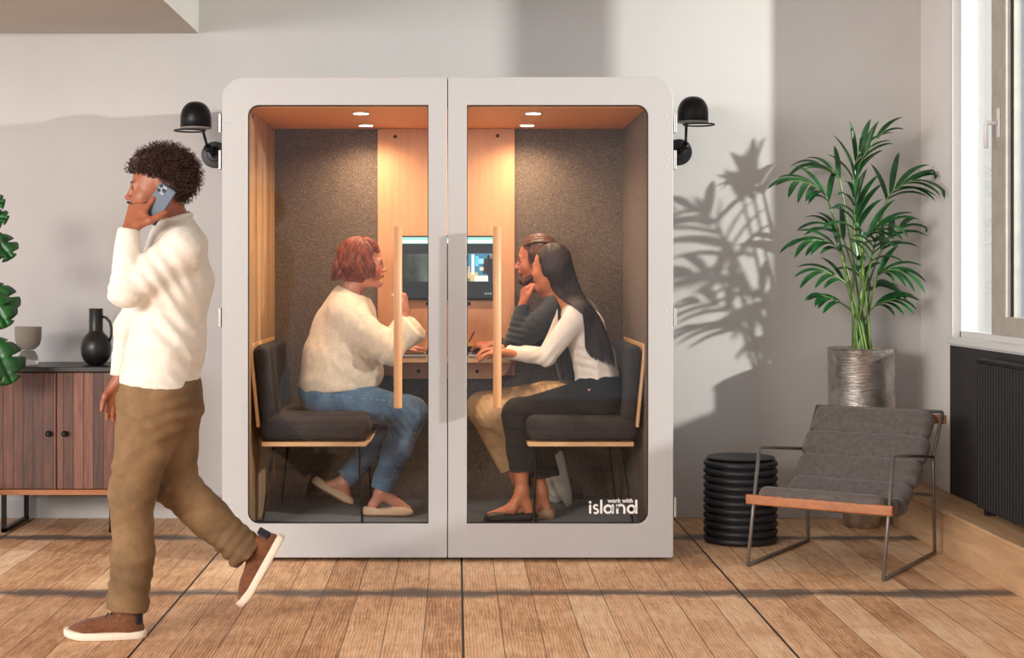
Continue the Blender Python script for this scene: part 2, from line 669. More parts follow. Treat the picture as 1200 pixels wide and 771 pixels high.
class SDF:
    def __init__(s):
        s.p = []
        s.disp = None
        s.clip = []

    def rc(s, a, b, r1, r2=None, k=0.02, n=None, f=1.0, op='u', cuts=None):
        r2 = r1 if r2 is None else r2
        a, b = V3(a), V3(b)
        ba = b - a
        bb = float((ba * ba).sum()) + 1e-9
        c = (a + b) / 2
        fm = f if f > 1 else 1
        s.p.append(Prim('rc', c, math.sqrt(bb) / 2 + max(r1, r2) * fm, op, k, _cuts(cuts), a=a, ba=ba, bb=bb, r1=r1, r2=r2,
                        n=None if n is None else V3(Vector(n).normalized()), f=f))
        return s

    def chain(s, pts, rs, k=0.02, **kw):
        for i in range(len(pts) - 1):
            s.rc(pts[i], pts[i + 1], rs[i], rs[i + 1], k, **kw)
        return s

    def el(s, c, r, R=None, k=0.02, op='u', cuts=None):
        R = np.eye(3, dtype=np.float32) if R is None else R
        s.p.append(Prim('el', V3(c), max(r), op, k, _cuts(cuts), r=V3(r), R=R))
        return s

    def bx(s, c, h, R=None, rd=0.0, k=0.02, op='u', cuts=None):
        R = np.eye(3, dtype=np.float32) if R is None else R
        s.p.append(Prim('bx', V3(c), float(np.linalg.norm(h)), op, k, _cuts(cuts), h=V3(h), R=R, rd=rd))
        return s

    def ev(s, P, prims):
        d = np.full(len(P), 1.0, dtype=np.float32)
        for p in prims:
            e = p.ev(P)
            k = max(p.k, 1e-5)
            if p.op == 'u':
                h = np.maximum(k - np.abs(d - e), 0) / k
                d = np.minimum(d, e) - h * h * k * 0.25
            elif p.op == 's':
                h = np.maximum(k - np.abs(d + e), 0) / k
                d = np.maximum(d, -e) + h * h * k * 0.25
        if s.disp is not None:
            near = np.abs(d) < 0.06
            if near.any():
                d = d.copy()
                d[near] += s.disp(P[near])
        for (pt, nn) in s.clip:
            d = np.maximum(d, (P - V3(pt)) @ V3(Vector(nn).normalized()))
        return d

    def mesh(s, h=0.005, B=12):
        us = [p for p in s.p if p.op == 'u']
        lo = np.min([p.c - p.br for p in us], 0) - 3 * h
        hi = np.max([p.c + p.br for p in us], 0) + 3 * h
        n = np.ceil((hi - lo) / h / B).astype(int) * B + 1
        vol = np.ones(n, dtype=np.float32)
        off = np.stack(np.meshgrid(*[np.arange(B + 1)] * 3, indexing='ij'), -1).reshape(-1, 3).astype(np.float32) * h
        R = B * h * 0.5 * math.sqrt(3)
        nb = (n - 1) // B
        cs = np.array([p.c for p in s.p])
        brs = np.array([p.br for p in s.p])
        for i in range(nb[0]):
            for j in range(nb[1]):
                for l in range(nb[2]):
                    o = lo + np.array([i, j, l]) * B * h
                    c = (o + B * h * 0.5).astype(np.float32)
                    dd = np.sqrt(((cs - c) ** 2).sum(1)) - brs
                    keep = [p for p, q in zip(s.p, dd) if q < R + 0.03]
                    if not any(p.op == 'u' for p in keep):
                        continue
                    v0 = s.ev(c[None, :], keep)[0]
                    sl = (slice(i * B, i * B + B + 1), slice(j * B, j * B + B + 1), slice(l * B, l * B + B + 1))
                    if v0 < -R * 1.6:
                        vol[sl] = -1
                        continue
                    if v0 > R * 2.2:
                        continue
                    P = (off + o.astype(np.float32))
                    vol[sl] = s.ev(P, keep).reshape(B + 1, B + 1, B + 1)
        return surface_nets(vol, lo, h)


def surface_nets(vol, lo, h):
    neg = vol < 0
    a = neg[:-1, :-1, :-1]
    cnt = np.zeros(a.shape, dtype=np.int8)
    corners = [(x, y, z) for x in (0, 1) for y in (0, 1) for z in (0, 1)]
    nx, ny, nz = a.shape
    for (x, y, z) in corners:
        cnt += neg[x:x + nx, y:y + ny, z:z + nz]
    act = (cnt > 0) & (cnt < 8)
    I = np.argwhere(act)
    idx = -np.ones(a.shape, dtype=np.int64)
    idx[act] = np.arange(len(I))
    acc = np.zeros((len(I), 3))
    num = np.zeros(len(I))
    vals = {c: vol[I[:, 0] + c[0], I[:, 1] + c[1], I[:, 2] + c[2]] for c in corners}
    for c in corners:
        for ax in range(3):
            if c[ax] == 0:
                e = list(c)
                e[ax] = 1
                v0, v1 = vals[c], vals[tuple(e)]
                m = (v0 < 0) != (v1 < 0)
                t = np.where(m, v0 / (v0 - v1 + 1e-12), 0)
                pt = np.array(c, dtype=float)[None, :].repeat(len(I), 0)
                pt[:, ax] += t
                acc[m] += pt[m]
                num[m] += 1
    V = lo + (I + acc / num[:, None]) * h
    F = []
    for ax in range(3):
        b1, b2 = [(1, 2), (2, 0), (0, 1)][ax]
        s0 = [slice(None)] * 3
        s1 = [slice(None)] * 3
        s0[ax] = slice(0, -1)
        s1[ax] = slice(1, None)
        n0, n1 = neg[tuple(s0)], neg[tuple(s1)]
        E = np.argwhere(n0 != n1)
        E = E[(E[:, b1] > 0) & (E[:, b2] > 0) & (E[:, b1] < vol.shape[b1] - 1) & (E[:, b2] < vol.shape[b2] - 1)]
        if len(E) == 0:
            continue
        flip = n0[E[:, 0], E[:, 1], E[:, 2]]
        q = []
        for (d1, d2) in ((-1, -1), (0, -1), (0, 0), (-1, 0)):
            G = E.copy()
            G[:, b1] += d1
            G[:, b2] += d2
            q.append(idx[G[:, 0], G[:, 1], G[:, 2]])
        q = np.stack(q, 1)
        q[~flip] = q[~flip][:, ::-1]
        F.append(q)
    F = np.concatenate(F) if F else np.zeros((0, 4), int)
    return V, F


def smooth_mesh(V, F, it=2, lam=0.5):
    E = np.concatenate([F[:, [0, 1]], F[:, [1, 2]], F[:, [2, 3]], F[:, [3, 0]]])
    for _ in range(it):
        A = np.zeros_like(V)
        c = np.zeros(len(V))
        np.add.at(A, E[:, 0], V[E[:, 1]])
        np.add.at(A, E[:, 1], V[E[:, 0]])
        np.add.at(c, E[:, 0], 1)
        np.add.at(c, E[:, 1], 1)
        V = V + lam * (A / np.maximum(c, 1)[:, None] - V)
    return V


def soft(name, sdf, mat, parent, h=0.005, it=1, colour=None):
    V, F = sdf.mesh(h)
    if it:
        V = smooth_mesh(V, F, it)
    o = fast_mesh(name, V, F, mat, parent)
    if colour is not None:
        a = o.data.color_attributes.new('Col', 'FLOAT_COLOR', 'POINT')
        C = np.ones((len(V), 4), dtype=np.float32)
        C[:, :3] = colour(V)
        a.data.foreach_set('color', C.ravel())
    return o


def fast_mesh(name, V, F, mat, parent):
    org = np.array(world_origin(parent)[:]) if parent is not None else np.zeros(3)
    V = np.asarray(V) - org
    F = np.asarray(F)
    me = bpy.data.meshes.new(name)
    me.vertices.add(len(V))
    me.vertices.foreach_set('co', V.astype(np.float32).ravel())
    w = F.shape[1]
    me.loops.add(F.size)
    me.loops.foreach_set('vertex_index', F.astype(np.int32).ravel())
    me.polygons.add(len(F))
    me.polygons.foreach_set('loop_start', np.arange(0, F.size, w, dtype=np.int32))
    me.polygons.foreach_set('loop_total', np.full(len(F), w, dtype=np.int32))
    me.polygons.foreach_set('use_smooth', np.ones(len(F), dtype=bool))
    me.update(calc_edges=True)
    me.validate()
    me.materials.append(mat)
    o = bpy.data.objects.new(name, me)
    COL.objects.link(o)
    if parent is not None:
        o.parent = parent
    return o


def strands(name, lines, r, mat, parent, n=3, taper=0.35):
    """many hair locks in one mesh; lines: (k, m, 3) array"""
    L = np.asarray(lines, dtype=float)
    k, m, _ = L.shape
    T = np.empty_like(L)
    T[:, 1:-1] = L[:, 2:] - L[:, :-2]
    T[:, 0] = L[:, 1] - L[:, 0]
    T[:, -1] = L[:, -1] - L[:, -2]
    T /= np.linalg.norm(T, axis=2, keepdims=True) + 1e-9
    up = np.array([0.31, 0.83, 0.46])
    N = np.cross(T, up)
    N /= np.linalg.norm(N, axis=2, keepdims=True) + 1e-9
    B = np.cross(T, N)
    tt = np.linspace(0, 1, m)
    prof = (1 - (1 - taper) * np.abs(tt * 1.3 - 0.3) ** 2)
    rr = (np.asarray(r).reshape(-1, 1) if np.ndim(r) else np.full((k, 1), r)) * prof[None, :]
    ang = 2 * PI * np.arange(n) / n
    V = L[:, :, None, :] + rr[:, :, None, None] * (N[:, :, None, :] * np.cos(ang)[None, None, :, None] + B[:, :, None, :] * np.sin(ang)[None, None, :, None])
    V = V.reshape(-1, 3)
    base = (np.arange(k) * m * n)[:, None, None]
    i = np.arange(m - 1)[None, :, None]
    j = np.arange(n)[None, None, :]
    j2 = (j + 1) % n
    a = base + i * n + j
    b = base + i * n + j2
    c = base + (i + 1) * n + j2
    d = base + (i + 1) * n + j
    F = np.stack([a, b, c, d], -1).reshape(-1, 4)
    return fast_mesh(name, V, F, mat, parent)


def wrinkle(seed, amp, freq, warp=0.5, sharp=1.0, stretch=(1, 1, 1)):
    r = np.random.RandomState(seed)
    D = r.normal(size=(5, 3))
    D /= np.linalg.norm(D, axis=1, keepdims=True)
    D = D * np.array(stretch)
    ph = r.uniform(0, 6.28, 5)
    fr = freq * r.uniform(0.7, 1.5, 5)
    D = D.astype(np.float32)

    def fn(P):
        w = np.sin(P @ D[0] * fr[0] * 0.6 + ph[0]) * warp
        a = np.sin(P @ D[1] * fr[1] + ph[1] + 2.2 * w)
        b = np.sin(P @ D[2] * fr[2] + ph[2] + 2.0 * a * 0.6)
        c = np.sin(P @ D[3] * fr[3] * 1.7 + ph[3] + 1.8 * b * 0.6)
        v = 0.5 * (1 - np.abs(a)) ** sharp + 0.35 * (1 - np.abs(b)) ** sharp + 0.25 * (1 - np.abs(c)) ** sharp
        return (0.5 - v) * amp
    return fn


def local_folds(specs):
    """specs: (centre, radius, direction, wavelength, amplitude) -> cloth folds gathered at a bend"""
    S = [(V3(c), r, V3(Vector(d).normalized()), w, a) for c, r, d, w, a in specs]

    def fn(P):
        out = np.zeros(len(P), dtype=np.float32)
        for c, r, d, w, a in S:
            q = P - c
            g = np.exp(-(q * q).sum(1) / (r * r))
            s2 = np.sin((q @ d) * 6.283 / w + 1.3 * np.sin(q[:, 1] * 22) + 0.9 * np.sin(q[:, 0] * 17 + q[:, 2] * 13))
            out += a * g * s2
        return out
    return fn

# ================================================================== THE ROOM
RX = 2.56          # right wall
RH = 3.45          # ceiling height
struct('floor', MB().box((-5.5, -9.5, -0.12), (RX + 0.5, 1.5, 0.0)), M['floor'])
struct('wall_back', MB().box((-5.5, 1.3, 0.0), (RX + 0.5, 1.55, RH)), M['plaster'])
struct('ceiling', MB().box((-5.5, -9.5, RH), (RX + 0.5, 1.55, RH + 0.12)), M['plaster'])
struct('ceiling_soffit', MB().box((-5.5, -3.2, 2.67), (-1.42, 1.299, RH - 0.001)), M['soffit'])
WY0, WY1, WZ0, WZ1 = -1.55, 0.775, 1.02, 3.05     # the window opening
mb = MB()
mb.box((RX, WY1, 0), (RX + 0.09, 1.3, RH))
mb.box((RX, WY0, 0), (RX + 0.09, WY1, WZ0))
mb.box((RX, WY0, WZ1), (RX + 0.09, WY1, RH))
mb.box((RX, -2.5, 0), (RX + 0.09, WY0, RH))
mb.box((RX, -6.5, 0), (RX + 0.09, -2.5, 0.9))
mb.box((RX, -6.5, 3.0), (RX + 0.09, -2.5, RH))
mb.box((RX, -9.5, 0), (RX + 0.09, -6.5, RH))
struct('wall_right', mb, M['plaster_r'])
mb = MB()
mb.box((-5.5, 1.278, 0.0), (2.34, 1.299, 0.118))
mb.box((-5.5, 1.284, 0.118), (2.34, 1.299, 0.126))
struct('baseboard_back', mb, M['plaster'], bevel=0.004)
mb = MB()
mb.box((2.34, -2.4, 0.0), (2.559, 1.299, 0.188))
mb.box((2.338, -2.4, 0.189), (2.559, 0.62, 0.21))
mb.box((2.338, 0.625, 0.189), (2.559, 1.299, 0.21))
struct('trim_1', mb, M['ledge'], bevel=0.003)
struct('trim_2', MB().box((2.552, WY0, 0.211), (2.5595, WY1, 0.975)), M['niche'])
struct('trim_3', MB().box((2.535, WY0, 0.985), (2.60, WY1 + 0.02, 1.018)), M['frame_white'], bevel=0.004)

# window: empty root so that frame, mullion, panes, handle read as its parts
win = thing('window_1', None, None, (2.62, -0.4, 1.02))
win['kind'] = 'structure'
mb = MB()
mb.box((2.548, 0.725, 1.018), (2.645, 0.775, 3.05))
mb.box((2.585, 0.700, 1.018), (2.66, 0.725, 3.05))
mb.box((2.585, WY0, 1.0181), (2.645, 0.725, 1.052))
mb.box((2.585, WY0, 3.0), (2.645, 0.725, 3.05))
mb.box((2.585, WY0, 1.052), (2.645, WY0 + 0.06, 3.0))
mb.build('window_frame', M['frame_white'], win, smooth=False, bevel=0.004)
mb = MB()
mb.box((2.575, 0.035, 1.0525), (2.645, 0.225, 3.0))
mb.box((2.575, WY0 + 0.061, 1.0525), (2.645, 0.035, 1.14))
mb.build('mullion', M['mullion'], win, smooth=False, bevel=0.004)
mb = MB()
mb.box((2.60, 0.027, 1.141), (2.612, 0.0345, 3.0))
mb.box((2.59, 0.2255, 1.053), (2.598, 0.231, 3.0))
mb.build('glazing_gasket', M['black_metal'], win, smooth=False)
MB().box((2.625, 0.2255, 1.053), (2.631, 0.6995, 2.999)).build('pane', M['win_glass'], win, smooth=False)
MB().box((2.625, WY0 + 0.061, 1.141), (2.631, 0.0345, 2.999)).build('pane', M['win_glass'], win, smooth=False)
hd = MB().box((2.566, 0.10, 1.99), (2.5745, 0.135, 2.13)).build('handle', M['frame_white'], win, smooth=False, bevel=0.004)
MB().tube([(2.566, 0.118, 2.06), (2.515, 0.118, 2.06), (2.512, 0.118, 2.05), (2.512, 0.118, 1.94)], 0.010).build('lever', M['frame_white'], hd)

# radiator
rad = thing('radiator', 'dark ribbed cast radiator standing on the pine ledge below the window', 'radiator', (2.5, -0.6, 0.211))
mb = MB()
y = 0.10
while y > -1.40:
    mb.box((2.462, y - 0.021, 0.24), (2.538, y, 0.925))
    y -= 0.036
mb.build('fins', M['radiator'], rad, smooth=False, bevel=0.006)
MB().box((2.475, -1.40, 0.27), (2.53, 0.095, 0.90)).build('core', M['radiator'], rad, smooth=False)
MB().box((2.458, -1.41, 0.925), (2.542, 0.11, 0.942)).build('top_grille', M['radiator'], rad, smooth=False, bevel=0.004)
for yy in (0.03, -1.3):
    MB().box((2.48, yy - 0.02, 0.2105), (2.52, yy + 0.02, 0.27)).build('foot', M['radiator'], rad, smooth=False)

# ================================================================== THE BOOTH
BX0, BX1, BXM = -1.096, 1.012, -0.042
BZ0, BZ1 = 0.018, 2.263
IX0, IX1, IZ0, IZ1, IY1 = -0.979, 0.895, 0.13, 2.125, 1.10
booth = thing('office_booth', 'white four-seat meeting booth with two glass doors, felt lining and timber ceiling', 'booth', (BXM, 0.6, 0))
Yf = lambda u, v, w: (u, w, v)
mb = MB()
mb.ring_prism(rrect(BX0 + .004, BZ0, BX1 - .004, BZ1 - .002, (0.012, 0.012, 0.10, 0.10)), rrect(IX0 - .012, IZ0 - .012, IX1 + .012, IZ1 + .012, (0.002,) * 4), 0.052, 1.13, Yf)
mb.box((BX0 + .02, 1.131, BZ0 + .01), (BX1 - .02, 1.16, BZ1 - .11))
mb.build('shell', M['booth_white'], booth, smooth=True, auto=30)
MB().box((IX0 - .012, .053, IZ0), (IX0, IY1, IZ1)).build('side_lining', M['booth_side'], booth, smooth=False)
MB().box((IX1, .053, IZ0), (IX1 + .012, IY1, IZ1)).build('side_lining', M['felt'], booth, smooth=False)
MB().box((IX0 - .012, .053, IZ1), (IX1 + .012, IY1 + .02, IZ1 + .012)).build('ceiling_panel', M['booth_ceil'], booth, smooth=False)
MB().box((IX0 - .012, .053, IZ0 - .012), (IX1 + .012, IY1 + .02, IZ0)).build('floor_carpet', M['booth_floor'], booth, smooth=False)
MB().box((IX0 - .012, IY1, IZ0), (IX1 + .012, IY1 + .02, IZ1)).build('back_lining', M['felt'], booth, smooth=False)
MB().box((-0.423, 1.078, 0.80), (0.312, IY1 - .0005, IZ1 - .001)).build('media_panel', M['booth_wood'], booth, smooth=False, bevel=0.002)
for (px, py) in ((463, 160), (583, 159), (501, 356), (549.5, 356)):
    p = PX(px, py, 1.076)
    MB().lathe([(0.0, -0.002), (0.010, -0.002), (0.010, 0.001), (0.006, 0.004), (0.0, 0.004)], p, 14, (0, -1, 0)).build('screw', M['screw'], booth)
for (px, py, Y) in ((297, 136, .2), (315, 151, .98)):
    p = PX(px, py, Y)
    MB().lathe([(0.0, 0.0), (0.008, 0.0), (0.006, 0.003), (0.0, 0.003)], (IX0, Y, p.z), 12, (1, 0, 0)).build('screw', M['screw'], booth)
p = PX(753, 136, .2)
MB().lathe([(0.0, 0.0), (0.008, 0.0), (0.006, 0.003), (0.0, 0.003)], (IX1, .2, p.z), 12, (-1, 0, 0)).build('screw', M['screw'], booth)
for (px, py) in ((-0.95, 0.12), (0.86, 0.12), (-0.95, 1.02), (0.86, 1.02), (-0.04, 0.12)):
    MB().lathe([(0.0, 0.0), (0.022, 0.0), (0.022, 0.006), (0.012, 0.010), (0.012, BZ0), (0.0, BZ0)], (px, py, 0.0), 16).build('levelling_foot', M['black_metal'], booth)

M['lamp_glow'] = emit('downlight_glow', (1.0, 0.80, 0.56, 1), 14)
M['lamp_ring'] = plain('downlight_ring', rgb(235, 225, 205), 0.3)
for X, Y in ((-0.463, 0.273), (-0.473, 0.867), (0.372, 0.273), (0.37, 0.867)):
    ring = MB().lathe([(0.036, 0.0), (0.044, -0.001), (0.044, 0.0035), (0.036, 0.0045), (0.030, 0.002)], (X, Y, IZ1 - 0.005), 28).build('downlight', M['lamp_ring'], booth)
    MB().lathe([(0.0, 0.0), (0.034, 0.0), (0.034, 0.002), (0.0, 0.002)], (X, Y, IZ1 - 0.0072), 24).build('lens', M['lamp_glow'], ring)
    light('downlight_beam', 'SPOT', (X, Y, IZ1 - 0.02), (X, Y + 0.02, 0), 15.5, (1.0, 0.74, 0.50), spot_size=2.7, spot_blend=0.9, shadow_soft_size=0.03)


def door(x0, x1, gx0, gx1, left):
    ro = (0.012, 0.004, 0.004, 0.10) if left else (0.004, 0.012, 0.10, 0.004)
    ri = (0.052, 0.003, 0.003, 0.052) if left else (0.003, 0.052, 0.052, 0.003)
    gz0, gz1 = 0.176, 2.132
    mb = MB()
    mb.ring_prism(rrect(x0, BZ0, x1, BZ1, ro), rrect(gx0, gz0, gx1, gz1, ri), 0.0, 0.046, Yf)
    d = mb.build('door', M['booth_white'], booth, smooth=True, auto=30, bevel=0.0025)
    d['label'] = 'left glass door' if left else 'right glass door with white lettering'
    mb = MB()
    mb.ring_prism(rrect(gx0 + .0005, gz0 + .0005, gx1 - .0005, gz1 - .0005, ri), rrect(gx0 + .0035, gz0 + .0035, gx1 - .0035, gz1 - .0035, tuple(max(.001, r - .0035) for r in ri)), 0.018, 0.032, Yf)
    mb.build('gasket', M['black_metal'], d, smooth=False)
    MB().prism(rrect(gx0 + .002, gz0 + .002, gx1 - .002, gz1 - .002, ri), 0.022, 0.028, Yf).build('pane', M['glass'], d, smooth=False)
    hx = (466 - 535) / 255.0 if left else (583 - 535) / 255.0
    zt, zb = CZ - (265 - VY) / 255.0, CZ - (479 - VY) / 255.0
    h = MB().lathe([(0.0, 0.0), (0.017, 0.0), (0.0195, 0.003), (0.0195, zt - zb - .003), (0.017, zt - zb), (0.0, zt - zb)], (hx, -0.07, zb), 24).build('handle', M['handle_wood'], d, auto=40)
    for z in (zb + .12, zt - .12):
        MB().tube([(hx, -0.055, z), (hx, 0.021, z)], 0.008, 12).build('standoff', M['hinge'], h)
    ex = x0 if left else x1
    sg = -1 if left else 1
    for py in (144, 187, 372, 595):
        z = CZ - (py - VY) / 251.0
        hg = MB().box((min(ex + sg * .0045, ex + sg * .016), 0.004, z - .045), (max(ex + sg * .0045, ex + sg * .016), 0.05, z + .045)).build('hinge', M['hinge'], d, smooth=False, bevel=0.002)
        for k, dz in enumerate((-.033, 0, .033)):
            MB().lathe([(0.0, 0.0), (0.0045, 0.0), (0.0035, 0.0012), (0.0, 0.0015)], (ex - sg * (.033 - (.008 if k == 1 else 0)), -0.0002, z + dz), 10, (0, -1, 0)).build('screw', M['white_dot'], hg)
    return d


door(BX0, BXM - .0022, -0.976, -0.131, True)
rd = door(BXM + .0022, BX1, 0.048, 0.896, False)

# lettering on the right pane: "island" built from strokes, "work with" above it
LY = 0.0205


def lp(x, y):
    s = FPX / (LY - CY)
    return ((x - VX) / s, LY, CZ - (y - VY) / s)


def stroke(mb, pts, w=2.6):
    s = FPX / (LY - CY)
    hw = w / 2 / s
    P = [Vector(lp(*p)) for p in pts]
    n = len(P)
    vs = []
    for i in range(n):
        a, b = P[max(0, i - 1)], P[min(n - 1, i + 1)]
        d = (b - a).normalized()
        nn = Vector((-d.z, 0, d.x)) * hw
        vs += [P[i] + nn, P[i] - nn, P[i] + nn + Vector((0, .0012, 0)), P[i] - nn + Vector((0, .0012, 0))]
    fs = []
    for i in range(n - 1):
        k = 4 * i
        fs += [(k, k + 1, k + 5, k + 4), (k + 2, k + 6, k + 7, k + 3), (k, k + 4, k + 6, k + 2), (k + 1, k + 3, k + 7, k + 5)]
    fs += [(0, 2, 3, 1), (4 * n - 4, 4 * n - 3, 4 * n - 1, 4 * n - 2)]
    mb.add(vs, fs)


def arc(cx, cy, r, a0, a1, n=20, ry=None):
    return [(cx + r * math.cos(math.radians(a0 + (a1 - a0) * i / n)), cy - (ry or r) * math.sin(math.radians(a0 + (a1 - a0) * i / n))) for i in range(n + 1)]


mb = MB()
base = 601.8
stroke(mb, [(691.6, 591.6), (691.6, base)])
stroke(mb, arc(691.6, 588.6, .75, 0, 360, 10), 1.7)
stroke(mb, arc(698.3, 594.0, 2.3, 30, 255, 12) + arc(698.3, 598.9, 2.5, 75, -150, 12), 2.2)
stroke(mb, [(704.6, 585.6), (704.6, base)])
stroke(mb, arc(712.6, 596.6, 4.2, 0, 360, 24))
stroke(mb, [(718.0, 591.2), (718.0, base)])
stroke(mb, [(723.4, 591.2), (723.4, base)])
stroke(mb, arc(727.6, 595.8, 4.1, 180, 0, 16) + [(731.7, base)])
stroke(mb, arc(740.0, 596.6, 4.2, 0, 360, 24))
stroke(mb, [(745.6, 585.6), (745.6, base)])
lg = mb.build('lettering', M['logo'], rd, smooth=False)
cu = bpy.data.curves.new('words', 'FONT')
cu.body = 'work with'
cu.size = 0.036
cu.extrude = 0.0006
cu.offset = 0.0009
cu.space_character = 1.0
tmp = bpy.data.objects.new('words', cu)
COL.objects.link(tmp)
dg = bpy.context.evaluated_depsgraph_get()
me = bpy.data.meshes.new_from_object(tmp.evaluated_get(dg))
bpy.data.objects.remove(tmp)
co = [v.co.copy() for v in me.vertices]
xs = [c.x for c in co]
x_a, _, z_a = lp(711.8, 588.9)
x_b = lp(741.5, 588)[0]
k = (x_b - x_a) / (max(xs) - min(xs))
for v in me.vertices:
    v.co = Vector((x_a + (v.co.x - min(xs)) * k, LY + v.co.z, z_a + v.co.y * k)) - world_origin(rd)
me.materials.clear()
me.materials.append(M['logo'])
wd = bpy.data.objects.new('lettering', me)
COL.objects.link(wd)
wd.parent = rd

# table fixed to the media panel
mb = MB()
poly = [(-0.415, 1.077), (-0.415, 0.80)] + [(-0.375 + .04 * math.cos(a), 0.79 + .07 * math.sin(a)) for a in [PI + k * PI / 16 for k in range(1, 9)]] + \
       [(0.265 + .04 * math.cos(a), 0.79 + .07 * math.sin(a)) for a in [1.5 * PI + k * PI / 16 for k in range(0, 8)]] + [(0.305, 0.80), (0.305, 1.077)]
mb.prism(poly, 0.888, 0.915, lambda u, v, w: (u, v, w))
mb.build('table_top', M['table_edge'], booth, smooth=False, bevel=0.002)
ap = [(-0.395, .8875), (0.290, .8875)] + [(0.19 + .10 * math.cos(a), .885 + .098 * math.sin(a) if a < 0 else .885) for a in [-k * PI / 20 for k in range(0, 11)]] + \
     [(-0.295 + .10 * math.cos(a), .885 + .098 * math.sin(a)) for a in [-PI / 2 - k * PI / 20 for k in range(0, 11)]]
ap = [ap[0], ap[1]] + ap[3:-1]
MB().prism(ap, 1.0, 1.02, lambda u, v, w: (u, w, v)).build('table_apron', M['booth_wood'], booth, smooth=False)
for sx in (-0.25, 0.14):
    MB().box((sx - .05, 1.0205, .80), (sx + .05, 1.0775, .887)).build('bracket', M['booth_wood'], booth, smooth=False)
for px in (490.5, 559):
    p = PX(px, 435, 0.999)
    MB().lathe([(0.0, 0.0), (0.010, 0.0), (0.010, 0.002), (0.0, 0.003)], p, 14, (0, -1, 0)).build('screw', M['screw'], booth)

# monitor
mon = thing('monitor', 'wide black screen showing a video call, mounted on the light timber panel', 'monitor', (-0.048, 1.05, 1.376))
mx0, mx1, mz0, mz1 = -0.299, 0.203, 1.205, 1.548
MB().box((mx0, 1.035, mz0), (mx1, 1.062, mz1)).build('casing', M['black_metal'], mon, smooth=False, bevel=0.003)
MB().box((-0.12, 1.062, 1.30), (0.03, 1.0775, 1.45)).build('wall_mount', M['black_metal'], mon, smooth=False)
M['scr_dark'] = emit('screen_dark', (0.012, 0.015, 0.018, 1), 1.0)
M['scr_bar'] = emit('screen_bar', (0.32, 0.70, 0.58, 1), 0.8)
M['scr_w'] = emit('screen_white', (0.85, 0.86, 0.82, 1), 1.0)
scr = MB().box((mx0 + .006, 1.0335, mz0 + .012), (mx1 - .006, 1.035, mz1 - .004)).build('screen', M['scr_dark'], mon, smooth=False)


def tilemat():
    t = NT('screen_call_left')
    v = t.coords()
    sp = t.n('ShaderNodeSeparateXYZ')
    t.link(v, sp.inputs[0])
    f = t.math('ADD', t.math('MULTIPLY', sp.outputs[0], 1.6), t.math('MULTIPLY', t.noise(v, 9, 3), 0.8))
    c = t.ramp(f, [(-0.0, (0.02, 0.025, 0.02, 1)), (0.35, (0.10, 0.13, 0.11, 1)), (0.7, (0.28, 0.36, 0.33, 1))])
    t.set((0, 0, 0, 1), 0.5)
    t.link(c, t.b.inputs['Emission Color'])
    t.b.inputs['Emission Strength'].default_value = 1.0
    return t.m


def scr_rect(name, px0, py0, px1, py1, mat, dy=0.0):
    a, b = PX(px0, py0, 1.0325 - dy), PX(px1, py1, 1.0325 - dy)
    return MB().box((a.x, a.y, b.z), (b.x, a.y + .0006, a.z)).build(name, mat, scr, smooth=False)


scr_rect('menu_bar', 471, 278, 577.5, 285.5, M['scr_bar'])
scr_rect('menu_bar', 472, 281.5, 577, 284.5, M['scr_w'], .001)
scr_rect('video_tile', 473, 297.5, 522, 330, tilemat())
scr_rect('video_tile', 525, 297, 577.3, 330, emit('screen_call_room', (0.04, 0.16, 0.24, 1), 1.0))
E = lambda n, c: emit(n, c + (1,), 1.0)
for x0, y0, x1, y1, c in ((527, 300, 533, 318, (.03, .30, .42)), (540, 298, 549, 316, (.02, .08, .11)), (552.5, 298, 556, 322, (.55, .62, .55)), (557, 300, 561, 312, (.10, .42, .62)),
                          (561, 303, 567, 309, (.25, .5, .6)), (547, 319, 560, 329.5, (.45, .35, .16)), (556, 323, 572, 329.6, (.72, .62, .5)), (566, 303, 571, 321, (.03, .02, .02)),
                          (571, 299, 577, 329.6, (.012, .012, .015)), (574, 298, 577, 303, (.35, .25, .16)), (547.5, 312, 551, 321, (.4, .3, .2)), (562, 313, 567, 317, (.5, .48, .4)), (548, 326, 551, 330, (.02, .02, .02))):
    scr_rect('video_detail', x0, y0, x1, y1, E('screen_bit', c), .001)
for px in (569, 572, 575):
    a = PX(px, 344, 1.0325)
    MB().tube([a + Vector((-.002, 0, -.004)), a + Vector((.002, 0, .004))], .0012, 4).build('icon', M['scr_w'], scr)

